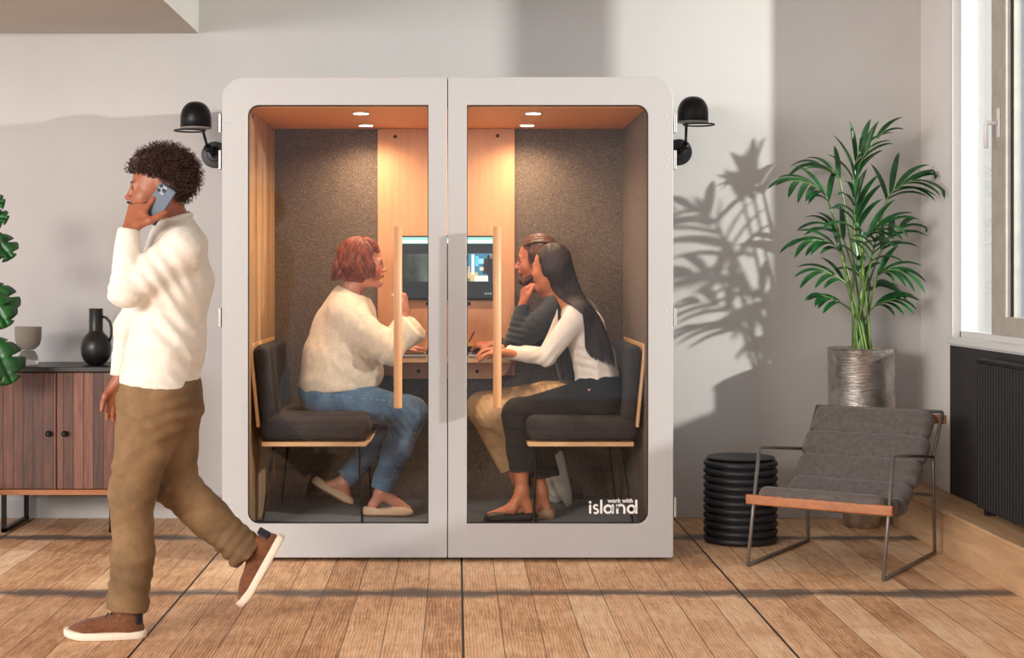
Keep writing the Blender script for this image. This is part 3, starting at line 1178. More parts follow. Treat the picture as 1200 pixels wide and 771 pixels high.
# benches
for left in (True, False):
    sg = -1 if left else 1
    X = (lambda v: v) if left else (lambda v: -0.084 - v)
    bn = thing('bench_seat', ('left' if left else 'right') + '-hand dark upholstered bench with plywood edge inside the booth' + (', facing the screen from the side of the red-haired woman' if left else ', under the long-haired woman'),
               'bench', (X(-0.68), 0.58, 0.13))
    bn['label'] = 'dark upholstered plywood bench under the red-haired woman in cream sweater' if left else 'dark upholstered plywood bench under the woman with long black hair'

    def bxx(mb, x0, x1, y0, y1, z0, z1):
        a, b = X(x0), X(x1)
        return mb.box((min(a, b), y0, z0), (max(a, b), y1, z1))
    # seat board: curved-up front edge
    prof = [(-0.93, 0.520), (-0.435, 0.520), (-0.405, 0.548), (-0.408, 0.556), (-0.440, 0.541), (-0.93, 0.541)]
    if not left:
        prof = [(-0.93, 0.520), (-0.430, 0.520), (-0.422, 0.526), (-0.421, 0.538), (-0.428, 0.541), (-0.93, 0.541)]
    mb = MB()
    pr = [(X(u), v) for u, v in prof]
    mb.prism(pr if left else pr[::-1], 0.15, 1.03, lambda u, v, w: (u, w, v))
    mb.build('seat_board', M['ply'], bn, smooth=False, bevel=0.003)
    s = SDF()
    s.bx((X(-0.683), 0.59, 0.605), (0.265, 0.435, 0.062), rd=0.045, k=0.001)
    s.disp = wrinkle(5 + left, 0.005, 16, 0.4)
    soft('seat_cushion', s, M['bench_fab'], bn, 0.012, 2)
    # back cushion, leaning
    ang = math.radians(5.5) * sg
    Rm = np.array(Matrix.Rotation(-ang * 1.0 if False else ang, 3, 'Y'), dtype=np.float32)
    s = SDF()
    s.bx((X(-0.922), 0.59, 0.815), (0.034, 0.435, 0.188), R=Rm, rd=0.03, k=0.001)
    s.disp = wrinkle(9 + left, 0.004, 14, 0.4)
    soft('back_cushion', s, M['bench_fab'], bn, 0.011, 2)
    mb = MB()
    az = Vector((math.sin(ang), 0, math.cos(ang)))
    ax = Vector((math.cos(ang), 0, -math.sin(ang)))
    c = Vector((X(-0.922), 0.59, 0.815)) + ax * sg * 0.043
    mb.obox(c, ax, (0, 1, 0), az, (0.014, 0.90, 0.40))
    mb.build('back_board', M['ply'], bn, smooth=False, bevel=0.004)
    for (x, y, xb, yb) in ((-0.47, 0.24, -0.452, 0.20), (-0.88, 0.24, -0.93, 0.18), (-0.47, 0.94, -0.452, 0.98), (-0.88, 0.94, -0.93, 1.0)):
        MB().tube([(X(x), y, 0.519), (X(xb), yb, 0.134), (X(xb), yb, 0.1305)], [0.007, 0.006, 0.008], 10).build('leg', M['black_metal'], bn)


def laptop(cx, sg, label, cy=0.86):
    """sg: +1 lid hinge towards +x"""
    t = thing('laptop', label, 'laptop', (cx, cy, 0.9155))
    al = plain('laptop_aluminium', rgb(176, 176, 182), 0.35, 0.7, 0.03)
    MB().box((cx - .11, cy - .15, .916), (cx + .11, cy + .15, .929)).build('base', al, t, smooth=False, bevel=0.004)
    MB().box((cx - .06 + sg * .03, cy - .13, .929), (cx + .06 + sg * .03, cy + .13, .9302)).build('keyboard', M['black_metal'], t, smooth=False)
    hx = cx + sg * .11
    mb = MB()
    mb.obox((hx + sg * .018, cy, .929 + .10), (1, 0, sg * .18), (0, 1, 0), Vector((sg * .18, 0, 1)).normalized(), (.007, .30, .20))
    lid = mb.build('lid', plain('laptop_lid', rgb(40, 40, 44), 0.4, 0.5), t, smooth=False, bevel=0.003)
    return t


laptop(-0.262, 1, 'silver laptop under the red-haired woman\'s flat hand, dark lid open', 0.865)
laptop(0.17, -1, 'silver laptop at which the long-haired woman types', 0.865)
# notepad and dark folder on the table behind the laptop
t = thing('notepad', 'yellow notepad under the bearded man\'s writing hand, on a dark case', 'notepad', (0.10, 1.035, 0.95))
MB().box((0.0, 1.0255, 0.957), (0.14, 1.07, 0.966)).build('pages', plain('yellow_paper', rgb(226, 178, 84), 0.8), t, smooth=False)
t = MB().box((-0.02, 1.0235, 0.916), (0.22, 1.074, 0.956)).build('storage_case', M['black_metal'], None, smooth=False, loc=(0.1, 1.05, .916), bevel=0.003)
tag(t, 'flat dark case lying on the booth table beneath the yellow notepad', 'case')

# ================================================================== WALL LAMPS
def sconce(sg, sx, mx, label):
    """sg: side the shade leans to"""
    Ys = 1.02
    top = PX(sx, 119 if sg < 0 else 113, Ys)
    rim = PX(sx, 150 if sg < 0 else 143, Ys)
    mt = PX(mx, 181 if sg < 0 else 178, 1.27)
    t = thing('wall_lamp', label, 'lamp', (mt.x, 1.299, mt.z))
    R = 18.0 / (FPX / (Ys - CY))
    H = top.z - rim.z
    prof = [(R * .96, 0.0), (R, 0.002)]
    prof += [(R * math.cos(a) ** .8, 0.35 * H + 0.65 * H * math.sin(a)) for a in [k * PI / 2 / 12 for k in range(0, 12)]] + [(0.004, H)]
    prof += [(0.004, H - .004)] + [(R * .96 * math.cos(a) ** .8, 0.35 * H + (0.65 * H - .003) * math.sin(a)) for a in [k * PI / 2 / 12 for k in range(11, -1, -1)]]
    sh = MB().lathe(prof, rim, 40).build('lamp_shade', M['black_metal'], t, auto=60)
    MB().lathe([(R * .97, 0.0), (R * 1.02, 0.002), (R * 1.02, .006), (R * .97, .008)], (rim.x, rim.y, rim.z - .004), 40).build('rim_band', plain('lamp_rim_grey', rgb(150, 146, 140), 0.5), sh)
    vis = MB().tube([(rim.x + sg * R * .35 + R * 1.0 * math.cos(a), Ys - .02 + R * 1.0 * math.sin(a), rim.z - .016) for a in [2 * PI * k / 28 for k in range(28)]] + [(rim.x + sg * R * .35 + R, Ys - .02, rim.z - .016)], .0045, 8)
    vis.tube([(rim.x - R * .2, Ys - R * .8, rim.z - .014), (rim.x, Ys, rim.z - .004), (rim.x + R * .4, Ys - R * .7, rim.z - .014)], .0035, 8)
    vis.build('wire_visor', M['black_metal'], sh)
    MB().lathe([(0.0, 0.0), (.018, .0), (.024, .02), (.018, .05), (0, .055)], (rim.x, rim.y, rim.z + .01), 20).build('bulb', plain('bulb_glass', rgb(226, 222, 212), .3), sh)
    j = Vector((mt.x + sg * .022, 1.20, mt.z + .03))
    MB().tube([rim + Vector((-sg * R * .35, .04, 0.0)), j + Vector((0, -.02, .0))], 0.0075, 12).build('arm', M['black_metal'], t)
    MB().lathe([(0, -.022), (.020, -.022), (.024, 0), (.020, .022), (0, .022)], j, 20, (0, 1, 0)).build('joint', M['black_metal'], t)
    r2 = 15.5 / 213.5
    MB().lathe([(0, 0), (r2, 0), (r2, .016), (r2 * .93, .024), (r2 * .55, .026), (r2 * .5, .033), (r2 * .25, .035), (r2 * .2, .045), (0, .046)], (mt.x, 1.2985, mt.z), 40, (0, -1, 0)).build('wall_plate', M['black_metal'], t, auto=50)
    MB().tube([(mt.x, 1.256, mt.z), j + Vector((0, .01, 0))], .014, 14).build('swivel', M['black_metal'], t)
    return t


sconce(-1, 229.5, 251, 'black dome wall lamp to the left of the white booth')
sconce(1, 812, 796, 'black dome wall lamp to the right of the white booth')

# ================================================================== SIDEBOARD AND ORNAMENTS
sb = thing('sideboard', 'walnut two-door sideboard with black top and black metal legs', 'sideboard', (-2.09, 1.02, 0))
sx0, sx1, sy0, sy1 = -2.46, -1.72, 0.79, 1.27
MB().box((sx0, sy0 + .025, .198), (sx1, sy1, .835)).build('body', M['sideboard'], sb, smooth=False, bevel=.002)
MB().box((sx0, sy0, .198), (sx1, sy0 + .0245, .226)).build('bottom_rail', M['teak'], sb, smooth=False, bevel=.002)
MB().box((sx0 - .006, sy0 - .006, .836), (sx1 + .006, sy1 + .004, .862)).build('top', M['jug'], sb, smooth=False, bevel=.003)
mxs = PX(66, 500, sy0).x
for k, (a, b) in enumerate(((sx0 + .004, mxs - .002), (mxs + .002, sx1 - .004))):
    d = MB().box((a, sy0 + .002, .229), (b, sy0 + .0245, .832)).build('door', M['sideboard'], sb, smooth=False, bevel=.003)
    kx = mxs + (-.037 if k == 0 else .047)
    MB().lathe([(0, 0), (.006, 0), (.006, .010), (.015, .014), (.016, .022), (.010, .026), (0, .027)], (kx, sy0 + .002, CZ - (508 - VY) / 226.3), 20, (0, -1, 0)).build('knob', M['black_metal'], d)
for k, lx in enumerate((sx0 + .095, sx1 - .085)):
    mb = MB()
    for yy in (sy0 + .02, sy1 - .04):
        mb.box((lx, yy, 0.001), (lx + .022, yy + .022, .197))
    mb.box((lx, sy0 + .02, .001), (lx + .022, sy1 - .02, .02))
    mb.build('leg', M['black_metal'], sb, smooth=False)

gc = PX(33, 427, 0.98)
t = thing('glass_vase', 'smoky grey footed glass vase on the sideboard beside the plant leaves', 'vase', (gc.x, .98, .8625))
Z0 = .8627


def pz(y):
    return CZ - (y - VY) / (FPX / (.98 - CY)) - (CZ - (427 - VY) / (FPX / (.98 - CY))) + 0.0


def smoky(name, col, tr):
    t = NT(name)
    t.set(col, .12)
    t.b.inputs['Transmission Weight'].default_value = tr
    t.b.inputs['IOR'].default_value = 1.3
    return t.m


M['smoke'] = smoky('smoky_glass', rgb(186, 176, 164), .55)
M['clearg'] = smoky('clear_glass', rgb(205, 202, 196), .8)
r1 = 15.5 / 221
MB().lathe([(0, pz(410)), (.035, pz(409)), (r1 * .86, pz(404)), (r1 * .97, pz(397)), (r1, pz(388)), (r1, pz(382.5)), (r1 * .93, pz(382.5)), (r1 * .93, pz(396)), (r1 * .8, pz(402.5)), (0, pz(405))], (gc.x, .98, Z0), 40).build('bowl', M['smoke'], t, auto=50)
MB().lathe([(0, 0), (.052, 0), (.054, .004), (.050, pz(417)), (.038, pz(412)), (.030, pz(410.2)), (0, pz(410.1))], (gc.x, .98, Z0), 40).build('foot', M['clearg'], t, auto=50)

jc = PX(112.5, 425, 1.0)
t = thing('jug', 'matt black round-bodied jug with tall neck and loop handle on the sideboard', 'jug', (jc.x, 1.0, .8625))
s = FPX / (1.0 - CY)
prof = [(0, 0), (7.5, 0), (10.5, 1.0), (14, 5), (16.8, 11), (17.6, 19), (16.5, 27), (13, 33.5), (8.8, 37.5), (8.0, 40), (8.0, 64), (8.4, 65.5), (7.0, 65.5), (6.8, 42), (0, 40)]
MB().lathe([(r / s, h / s) for r, h in prof], (jc.x, 1.0, .863), 44).build('body', M['jug'], t, auto=60)
cx = jc.x + 7.6 / s
MB().tube([(cx, 1.0, .863 + 56 / s), (cx + 4 / s, 1.0, .863 + 55 / s), (cx + 8.5 / s, 1.0, .863 + 50 / s), (cx + 10.5 / s, 1.0, .863 + 42 / s), (cx + 10 / s, 1.0, .863 + 33 / s), (cx + 7.8 / s, 1.0, .863 + 27 / s)], .0075, 12).build('handle', M['jug'], t)

# monstera at the left edge
mp = thing('monstera_plant', 'dark green monstera with split leaves, half out of frame in front of the sideboard', 'plant', (-2.62, .5, 0))
MB().lathe([(0, 0.001), (.13, 0.001), (.17, .30), (.155, .30), (.12, .03), (0, .03)], (-2.62, .5, 0), 32).build('pot', M['jug'], mp)
MB().lathe([(0, 0.03), (.122, .03), (.150, .27), (0, .275)], (-2.62, .5, 0), 24).build('soil', M['soil'], mp)


def monstera(tip, size, roll, seed, stalk=True):
    rnd = random.Random(seed)
    base = Vector((-2.62, .5, .28))
    tip = Vector(tip)
    d = Vector((tip.x + 2.75, rnd.uniform(-.25, -.05), -.55 - roll)).normalized()
    att = tip - d * size
    nrm = Vector((.35, -.85, .4))
    side = d.cross(nrm).normalized()
    nrm = side.cross(d).normalized()
    mb = MB()
    n = 48
    P = []
    for i in range(n + 1):
        u = i / n
        w = .52 * size * (math.sin(PI * min(1, u * .94 + .06)) ** .62)
        notch = 1 - .55 * max(0, math.sin(u * PI * 5.5)) ** 3 * (1 if .12 < u < .93 else 0)
        P.append((u, w * notch))
    for sgn in (1, -1):
        vs = []
        for u, w in P:
            c = att + d * (u * size) + nrm * (-.16 * size * u * u)
            e = c + side * sgn * w - nrm * (.35 * w) + d * (.10 * w)
            m = c + (e - c) * .5 + nrm * .015
            vs += [c, m, e]
        fs = []
        for i in range(n):
            a = 3 * i
            f1 = (a, a + 1, a + 4, a + 3)
            f2 = (a + 1, a + 2, a + 5, a + 4)
            fs += [f1, f2] if sgn > 0 else [f1[::-1], f2[::-1]]
        mb.add(vs, fs)
    lf = mb.build('leaf', M['monstera'], mp, solid=.0015)
    mid = (base + att) / 2 + Vector((-.08, 0, .15))
    pts = [base * (1 - q) ** 2 + mid * 2 * q * (1 - q) + att * q * q for q in [k / 8 for k in range(9)]]
    MB().tube(pts, .006, 8).build('stalk', M['stem'], lf)


for (px, py, sz, rl, sd) in ((13, 300, .17, .0, 1), (14, 372, .20, .3, 2), (7, 255, .12, -.5, 3), (9, 380, .2, .2, 4), (15, 447, .24, .5, 5), (8, 442, .2, .1, 6), (3, 236, .12, -.6, 7)):
    monstera(PX(px, py, .35 + .04 * (sd % 4)), sz, rl, sd)

# ================================================================== RIBBED STOOL / SIDE TABLE
sc_ = Vector((1.426, .545, 0))
t = thing('side_table', 'black round side table of stacked rings beside the lounge chair', 'side table', sc_)
prof = [(0, .0015), (.165, .0015)]
nr = 11
hh = .412 / nr
for k in range(nr):
    z0 = .002 + k * hh
    for q in range(7):
        a = -PI / 2 + PI * q / 6
        prof.append((.166 + .019 * math.cos(a), z0 + hh / 2 + hh * .47 * math.sin(a)))
prof += [(.150, .4155), (0, .4155)]
MB().lathe(prof, sc_, 56).build('ringed_body', M['rubber'], t, auto=60)
MB().lathe([(0, .416), (.150, .416), (.168, .419), (.172, .424), (.166, .428), (.150, .4285), (0, .4265)], sc_, 56).build('table_top', M['rubber'], t, auto=60)

# ================================================================== LOUNGE CHAIR
A = Vector((1.335, -.125, 0))
uu = Vector((.838, -.546, 0)).normalized()
vv = Vector((-uu.y, uu.x, 0))
lc = thing('lounge_chair', 'low steel-framed sling armchair with quilted grey cushion and timber front rail', 'armchair', A + uu * .31 + vv * .39)


def L(a, d, z):
    return A + uu * a + vv * d + Vector((0, 0, z))


W = .63
for a in (0, W):
    fr = MB().tube([L(a, 0, .008), L(a, .145, .537)], .0085, 12)
    fr.tube([L(a, .145, .537), L(a, .755, .470)], .0085, 12)
    fr.build('arm_frame', M['steel_rod'], lc)
    MB().tube([L(a, .785, .008), L(a, .755, .47), L(a, .915, .672)], .0085, 12).build('rear_leg', M['steel_rod'], lc)
    MB().tube([L(a, 0, .009), L(a, .785, .009)], .0085, 12).build('floor_runner', M['steel_rod'], lc)
MB().tube([L(0, .915, .672), L(W, .915, .672)], .0085, 12).build('top_rail', M['steel_rod'], lc)
MB().tube([L(0, .765, .285), L(W, .765, .285)], .0075, 12).build('cross_rail', M['steel_rod'], lc)
mb = MB()
mb.obox(L(W / 2 - .002, .055, .302), uu, vv, (0, 0, 1), (W + .055, .022, .046))
mb.build('front_rail', M['teak'], lc, smooth=False, bevel=.007, seg=3)
mb = MB()
mb.obox(L(W / 2, .925, .635), uu, vv, (0, 0, 1), (W + .03, .024, .045))
mb.build('back_rail', M['teak'], lc, smooth=False, bevel=.007, seg=3)
prof = [(.05, .315), (.17, .290), (.29, .266), (.41, .262), (.535, .335), (.655, .435), (.765, .540), (.875, .655)]
s = SDF()
for i in range(len(prof) - 1):
    (d0, z0), (d1, z1) = prof[i], prof[i + 1]
    m = L(W / 2, (d0 + d1) / 2, (z0 + z1) / 2 + .012)
    ln = math.hypot(d1 - d0, z1 - z0)
    az = (vv * (d1 - d0) + Vector((0, 0, z1 - z0))).normalized()
    nn = uu.cross(az).normalized()
    Rm = np.array([uu[:], az[:], nn[:]], dtype=np.float32).T
    s.bx(m, (W / 2 - .018 + .006 * ((i * 7) % 3), ln / 2 + .003, .044), R=Rm, rd=.0435, k=.001)
fold = wrinkle(31, .005, 26, .6)
s.disp = lambda P: fold(P)
soft('sling_cushion', s, M['chair_fab'], lc, .0075, 1)

# ================================================================== PALM
pc = Vector((2.16, 1.02, 0))
palm = thing('potted_palm', 'tall green kentia palm in a hammered silver planter behind the lounge chair', 'plant', pc)
MB().lathe([(0, .001), (.088, .001), (.094, .006), (.096, .05), (.12, .10), (.155, .22), (.170, .40), (.174, .60), (.178, .94), (.183, .950), (.175, .952), (.170, .94), (.165, .62), (.10, .60), (0, .60)], pc, 56).build('planter', M['silver'], palm, auto=60)
MB().lathe([(0, .61), (.160, .62), (.166, .885), (.10, .90), (0, .905)], pc, 32).build('soil', M['soil'], palm)


def bez(a, b, c, q):
    return a * (1 - q) ** 2 + b * 2 * q * (1 - q) + c * q * q


def frond(base, node, tip, seed, nl=7, ll=.30, lw=.013, spread=.75):
    rnd = random.Random(seed)
    base, node, tip = map(Vector, (base, node, tip))
    mb = MB()
    st = [bez(base, (base + node) / 2 + Vector((0, 0, .12)) + (base - node) * .06, node, k / 10) for k in range(11)]
    d0 = (st[-1] - st[-2]).normalized()
    ctrl = node + d0 * (tip - node).length * .45
    ra = [bez(node, ctrl, tip, k / 14) for k in range(1, 15)]
    allp = st + ra
    stem = MB().tube(allp, [.0065 - .0045 * (k / (len(allp) - 1)) for k in range(len(allp))], 8)
    lfs = MB()
    for k in range(nl):
        q = (k + .5) / nl
        c = bez(node, ctrl, tip, q)
        dr = (bez(node, ctrl, tip, min(1, q + .05)) - bez(node, ctrl, tip, q - .05)).normalized()
        sd = dr.cross(Vector((0, -.55, .85)))
        if sd.length < .1:
            sd = Vector((1, 0, 0))
        sd.normalize()
        for sg in (1, -1):
            ang = spread * (1.05 - .55 * q) + rnd.uniform(-.1, .1)
            dd = (dr * math.cos(ang) + sd * sg * math.sin(ang)).normalized()
            ln = ll * (1.0 - .35 * abs(q - .4)) * rnd.uniform(.85, 1.1)
            n = 9
            pts = []
            p = c.copy()
            v = dd.copy()
            for i in range(n):
                pts.append(Vector((min(p.x, 2.525), min(p.y, 1.28), p.z)))
                p = p + v * (ln / (n - 1))
                v = (v + Vector((0, 0, -.115 - .05 * (1 - abs(v.z))))).normalized()
            vs, fs = [], []
            for i in range(n):
                T = (pts[min(n - 1, i + 1)] - pts[max(0, i - 1)]).normalized()
                up = Vector((.15, -.45, .88))
                S = T.cross(up)
                S = S.normalized() if S.length > .05 else Vector((1, 0, 0))
                N = S.cross(T)
                u = i / (n - 1)
                w = lw * (math.sin(PI * min(1, u * .86 + .12)) ** .7)
                if i == n - 1:
                    w = .0006
                vs += [pts[i] - S * w + N * w * .25, pts[i] - N * w * .25, pts[i] + S * w + N * w * .25]
            for i in range(n - 1):
                a = 3 * i
                fs += [(a, a + 1, a + 4, a + 3), (a + 1, a + 2, a + 5, a + 4)]
            lfs.add(vs, fs)
    f = lfs.build('frond', M['leaf'], palm)
    stem.build('stem', M['stem'], f)


FR = [  # node px, tip px, depth of node, depth of tip, leaflets, length, spread
    ((1000, 215), (1011, 172), .98, .95, 5, .25, .50),
    ((1001, 222), (1040, 150), .95, .85, 3, .22, .35),
    ((972, 240), (930, 212), .95, .82, 6, .24, .75),
    ((985, 215), (950, 190), 1.05, 1.10, 4, .24, .55),
    ((1038, 238), (1075, 210), .98, .92, 6, .30, .70),
    ((1004, 275), (1000, 225), .92, .84, 6, .26, .70),
    ((1012, 290), (1040, 262), .90, .80, 5, .25, .70),
    ((986, 300), (945, 282), .92, .84, 5, .24, .60),
    ((990, 285), (968, 262), 1.08, 1.12, 4, .24, .60),
    ((1030, 300), (1062, 262), 1.05, 1.10, 4, .24, .60),
    ((992, 335), (958, 318), .94, .90, 4, .22, .60),
    ((1028, 325), (1060, 318), .93, .84, 5, .23, .65),
    ((1020, 310), (1025, 280), .90, .78, 5, .22, .75),
    ((990, 358), (962, 346), .98, .90, 3, .18, .45),
    ((1024, 360), (1050, 350), .96, .90, 5, .20, .60),
    ((1008, 330), (1005, 300), 1.0, .92, 4, .20, .7),
    ((1018, 345), (1045, 335), 1.08, 1.12, 4, .20, .6),
]
for i, (nd, tp, yn, yt, nl, ll, sp_) in enumerate(FR):
    a = i * 2.4
    base = pc + Vector((.055 * math.cos(a), .05 * math.sin(a), .885))
    frond(base, PX(nd[0], nd[1], yn), PX(tp[0], tp[1], yt), i, max(3, nl - 1), ll * .97, .0165, sp_)

# ================================================================== PEOPLE
def norm(v):
    return Vector(v).normalized()


def frame(f, u):
    f = norm(f)
    u = Vector(u)
    u = (u - f * u.dot(f)).normalized()
    return f, u, u.cross(f)      # forward, up, left


def Rf(f, l, u):
    return np.array([list(f), list(l), list(u)], dtype=np.float32).T


class Head:
    def __init__(s, o, f, u, k=1.0):
        s.o = Vector(o)
        s.f, s.u, s.l = frame(f, u)
        s.k = k
        s.R = Rf(s.f, s.l, s.u)

    def p(s, a, b, c):
        return s.o + (s.f * a + s.l * b + s.u * c) * s.k

    def add(s, S, female=False, jaw=1.0, full=1.0, beard=False):
        k = s.k
        P = s.p
        E = lambda c, r, kk=.015, op='u': S.el(P(*c), [q * k for q in r], s.R, kk * k, op)
        E((-.015, 0, .036), (.099, .077, .086))
        E((.030, 0, -.030), (.058, .060 * full, .088), .03)
        for sg in (1, -1):
            S.rc(P(-.018, sg * .050 * jaw, -.058), P(.068, sg * .012, -.100), .020 * k * full, .015 * k, .02 * k)
            E((.050, sg * .040, -.030), (.030, .026 * full, .032), .02)
            S.rc(P(.076, sg * .040, .020), P(.084, sg * .012, .022), .009 * k, .009 * k, .012 * k)
        E((.080, 0, -.099), (.018, .020 * jaw, .016), .018)
        S.rc(P(.080, 0, .022), P(.103, 0, -.022), .007 * k, .0095 * k, .012 * k)
        S.el(P(.108, 0, -.027), [.010 * k, .010 * k, .008 * k], s.R, .008 * k)
        for sg in (1, -1):
            E((.096, sg * .011, -.031), (.011, .0065, .007), .005)
            E((.094, sg * .032, .002), (.014, .016, .009), .012, 's')
            S.rc(P(.077, sg * .020, .0075), P(.076, sg * .044, .005), .0065 * k, .006 * k, .004 * k)
            S.rc(P(.078, sg * .022, -.005), P(.074, sg * .042, -.005), .004 * k, .004 * k, .004 * k)
            # ear
            E((-.022, sg * .079, -.004), (.018, .007, .031), .006)
            E((-.016, sg * .086, -.002), (.008, .006, .016), .004, 's')
            E((-.014, sg * .080, -.030), (.008, .006, .009), .004)
        E((.086, 0, -.056), (.013, .025, .016), .012)
        E((.0965, 0, -.0535), (.0075, .021, .0045), .003)
        E((.0955, 0, -.0640), (.0075, .018, .0050), .003)
        S.rc(P(.104, .016, -.0590), P(.105, -.016, -.0590), .0014 * k, .0014 * k, .002 * k, op='s')
        E((.090, 0, -.076), (.006, .018, .006), .008, 's')

    def lips(s):
        return [(s.p(.100, 0, -.0540), s.R, np.array([.012, .021, .0050]) * s.k), (s.p(.099, 0, -.0640), s.R, np.array([.012, .018, .0058]) * s.k)]

    def features(s, parent, iris, brow_mat, lash=True, bscale=1.0):
        k = s.k
        for sg in (1, -1):
            c = s.p(.0715, sg * .032, .001)
            q = SDF()
            q.el(c, [.0115 * k] * 3, None, .001)
            V, F = q.mesh(.0018, 8)
            o = fast_mesh('eye', V, F, M['eye_white'], parent)
            d = (s.f * .96 + s.l * sg * .10).normalized()
            MB().lathe([(0, 0), (.0068 * k, -.0020), (.0068 * k, -.004), (0, -.004)], c + d * (.0121 * k), 14, d).build('iris', iris, o)
            MB().lathe([(0, .0008), (.0032 * k, .0), (.0032 * k, -.001), (0, -.001)], c + d * (.0121 * k), 12, d).build('pupil', M['pupil'], o)
            pts = [s.p(.090 - .012 * q * q, sg * (.014 + .034 * q), .022 + .008 * math.sin(q * 2.6) - .004 * q) for q in [j / 7 for j in range(8)]]
            MB().tube(pts, [.0034 * k * bscale * (1 - .5 * j / 7) for j in range(8)], 6).build('eyebrow', brow_mat, parent)
            if lash:
                pts = [s.p(.0875 - .010 * q * q, sg * (.022 + .022 * q), .0062 + .0028 * math.sin(q * PI)) for q in [j / 5 for j in range(6)]]
                MB().tube(pts, .0024 * k, 5).build('eyelashes', M['pupil'], o)


def hand(S, w, d, n, side, curl, k=1.0, thumb=None, spread=.07, marks=None, index_dir=None):
    """w wrist, d towards the knuckles, n out of the palm, side +-1 where the thumb sits along d x n"""
    d = norm(d)
    n = Vector(n)
    n = (n - d * n.dot(d)).normalized()
    b = d.cross(n) * side
    w = Vector(w)
    offs = [.029, .010, -.009, -.027]
    Ls = [.070, .077, .072, .056]
    kl = [.088, .091, .086, .078]
    for i in range(4):
        K = w + (d * kl[i] + b * offs[i]) * k
        S.rc(w + (b * offs[i] * .55 + d * .002) * k, K, .0145 * k, .0108 * k, .012 * k)
        c = curl[i] if isinstance(curl, (list, tuple)) else curl
        c = c if isinstance(c, (list, tuple)) else (c * .8, c, c * .7)
        base = d + b * spread * (1.2 - i * .8)
        if index_dir is not None and i == 0:
            base = Vector(index_dir)
        base.normalize()
        nn = (n - base * n.dot(base)).normalized()
        p = K
        a = 0
        for j, (fr, r0, r1) in enumerate(((.45, .0098, .0088), (.31, .0088, .0080), (.24, .0080, .0066))):
            a += c[j]
            v = base * math.cos(a) + nn * math.sin(a)
            q = p + v * Ls[i] * fr * k
            S.rc(p, q, r0 * k, r1 * k, .005 * k)
            p = q
            if j == 2 and marks is not None:
                marks.append((p - nn * math.cos(a) * .0065 * k + base * math.sin(a) * .0065 * k - v * .003 * k, .0055 * k))
    T = thumb or ((.55, .75, .35), (.85, .35, .4))
    t0 = w + (d * .020 + b * .022) * k
    v1 = (d * T[0][0] + b * T[0][1] + n * T[0][2]).normalized()
    v2 = (d * T[1][0] + b * T[1][1] + n * T[1][2]).normalized()
    p1 = t0 + v1 * .042 * k
    p2 = p1 + (v1 * .35 + v2 * .65).normalized() * .032 * k
    p3 = p2 + v2 * .027 * k
    S.rc(t0, p1, .0155 * k, .0125 * k, .014 * k)
    S.rc(w + (d * .07 + b * .02) * k, p1, .009 * k, .009 * k, .012 * k)
    S.rc(p1, p2, .0122 * k, .0105 * k, .005 * k)
    S.rc(p2, p3, .0105 * k, .0085 * k, .004 * k)


def painter(skin, lips=(), lipc=None, extra=()):
    skin = np.array(skin[:3])

    def fn(V):
        C = np.tile(skin, (len(V), 1))
        for c, R, r in lips:
            q = (V - np.array(c[:])) @ R / r
            m = np.clip(1.25 - np.sqrt((q * q).sum(1)), 0, .35) / .35
            C = C * (1 - m[:, None]) + np.array(lipc[:3]) * m[:, None]
        for c, r, col in extra:
            q = (V - np.array(c[:])) / r
            m = np.clip(1.3 - np.sqrt((q * q).sum(1)), 0, .5) / .5
            C = C * (1 - m[:, None]) + np.array(col[:3]) * m[:, None]
        return C
    return fn


def shoe_frame(heel, toe, up):
    f = norm(Vector(toe) - Vector(heel))
    f, u, l = frame(f, up)
    return Vector(heel), f, u, l, (Vector(toe) - Vector(heel)).length


def outline(L, wh, wt, n=40, g=0.0):
    """shoe footprint in (along, across)"""
    out = []
    for i in range(n):
        a = 2 * PI * i / n
        x = .5 - .5 * math.cos(a)
        hw = wh + (wt - wh) * (0.5 - 0.5 * math.cos(min(1, x / .7) * PI))
        prof = math.sin(a)
        p = math.copysign(abs(prof) ** .55, prof)
        out.append((x * (L + 2 * g) - g, p * (hw + g)))
    return out


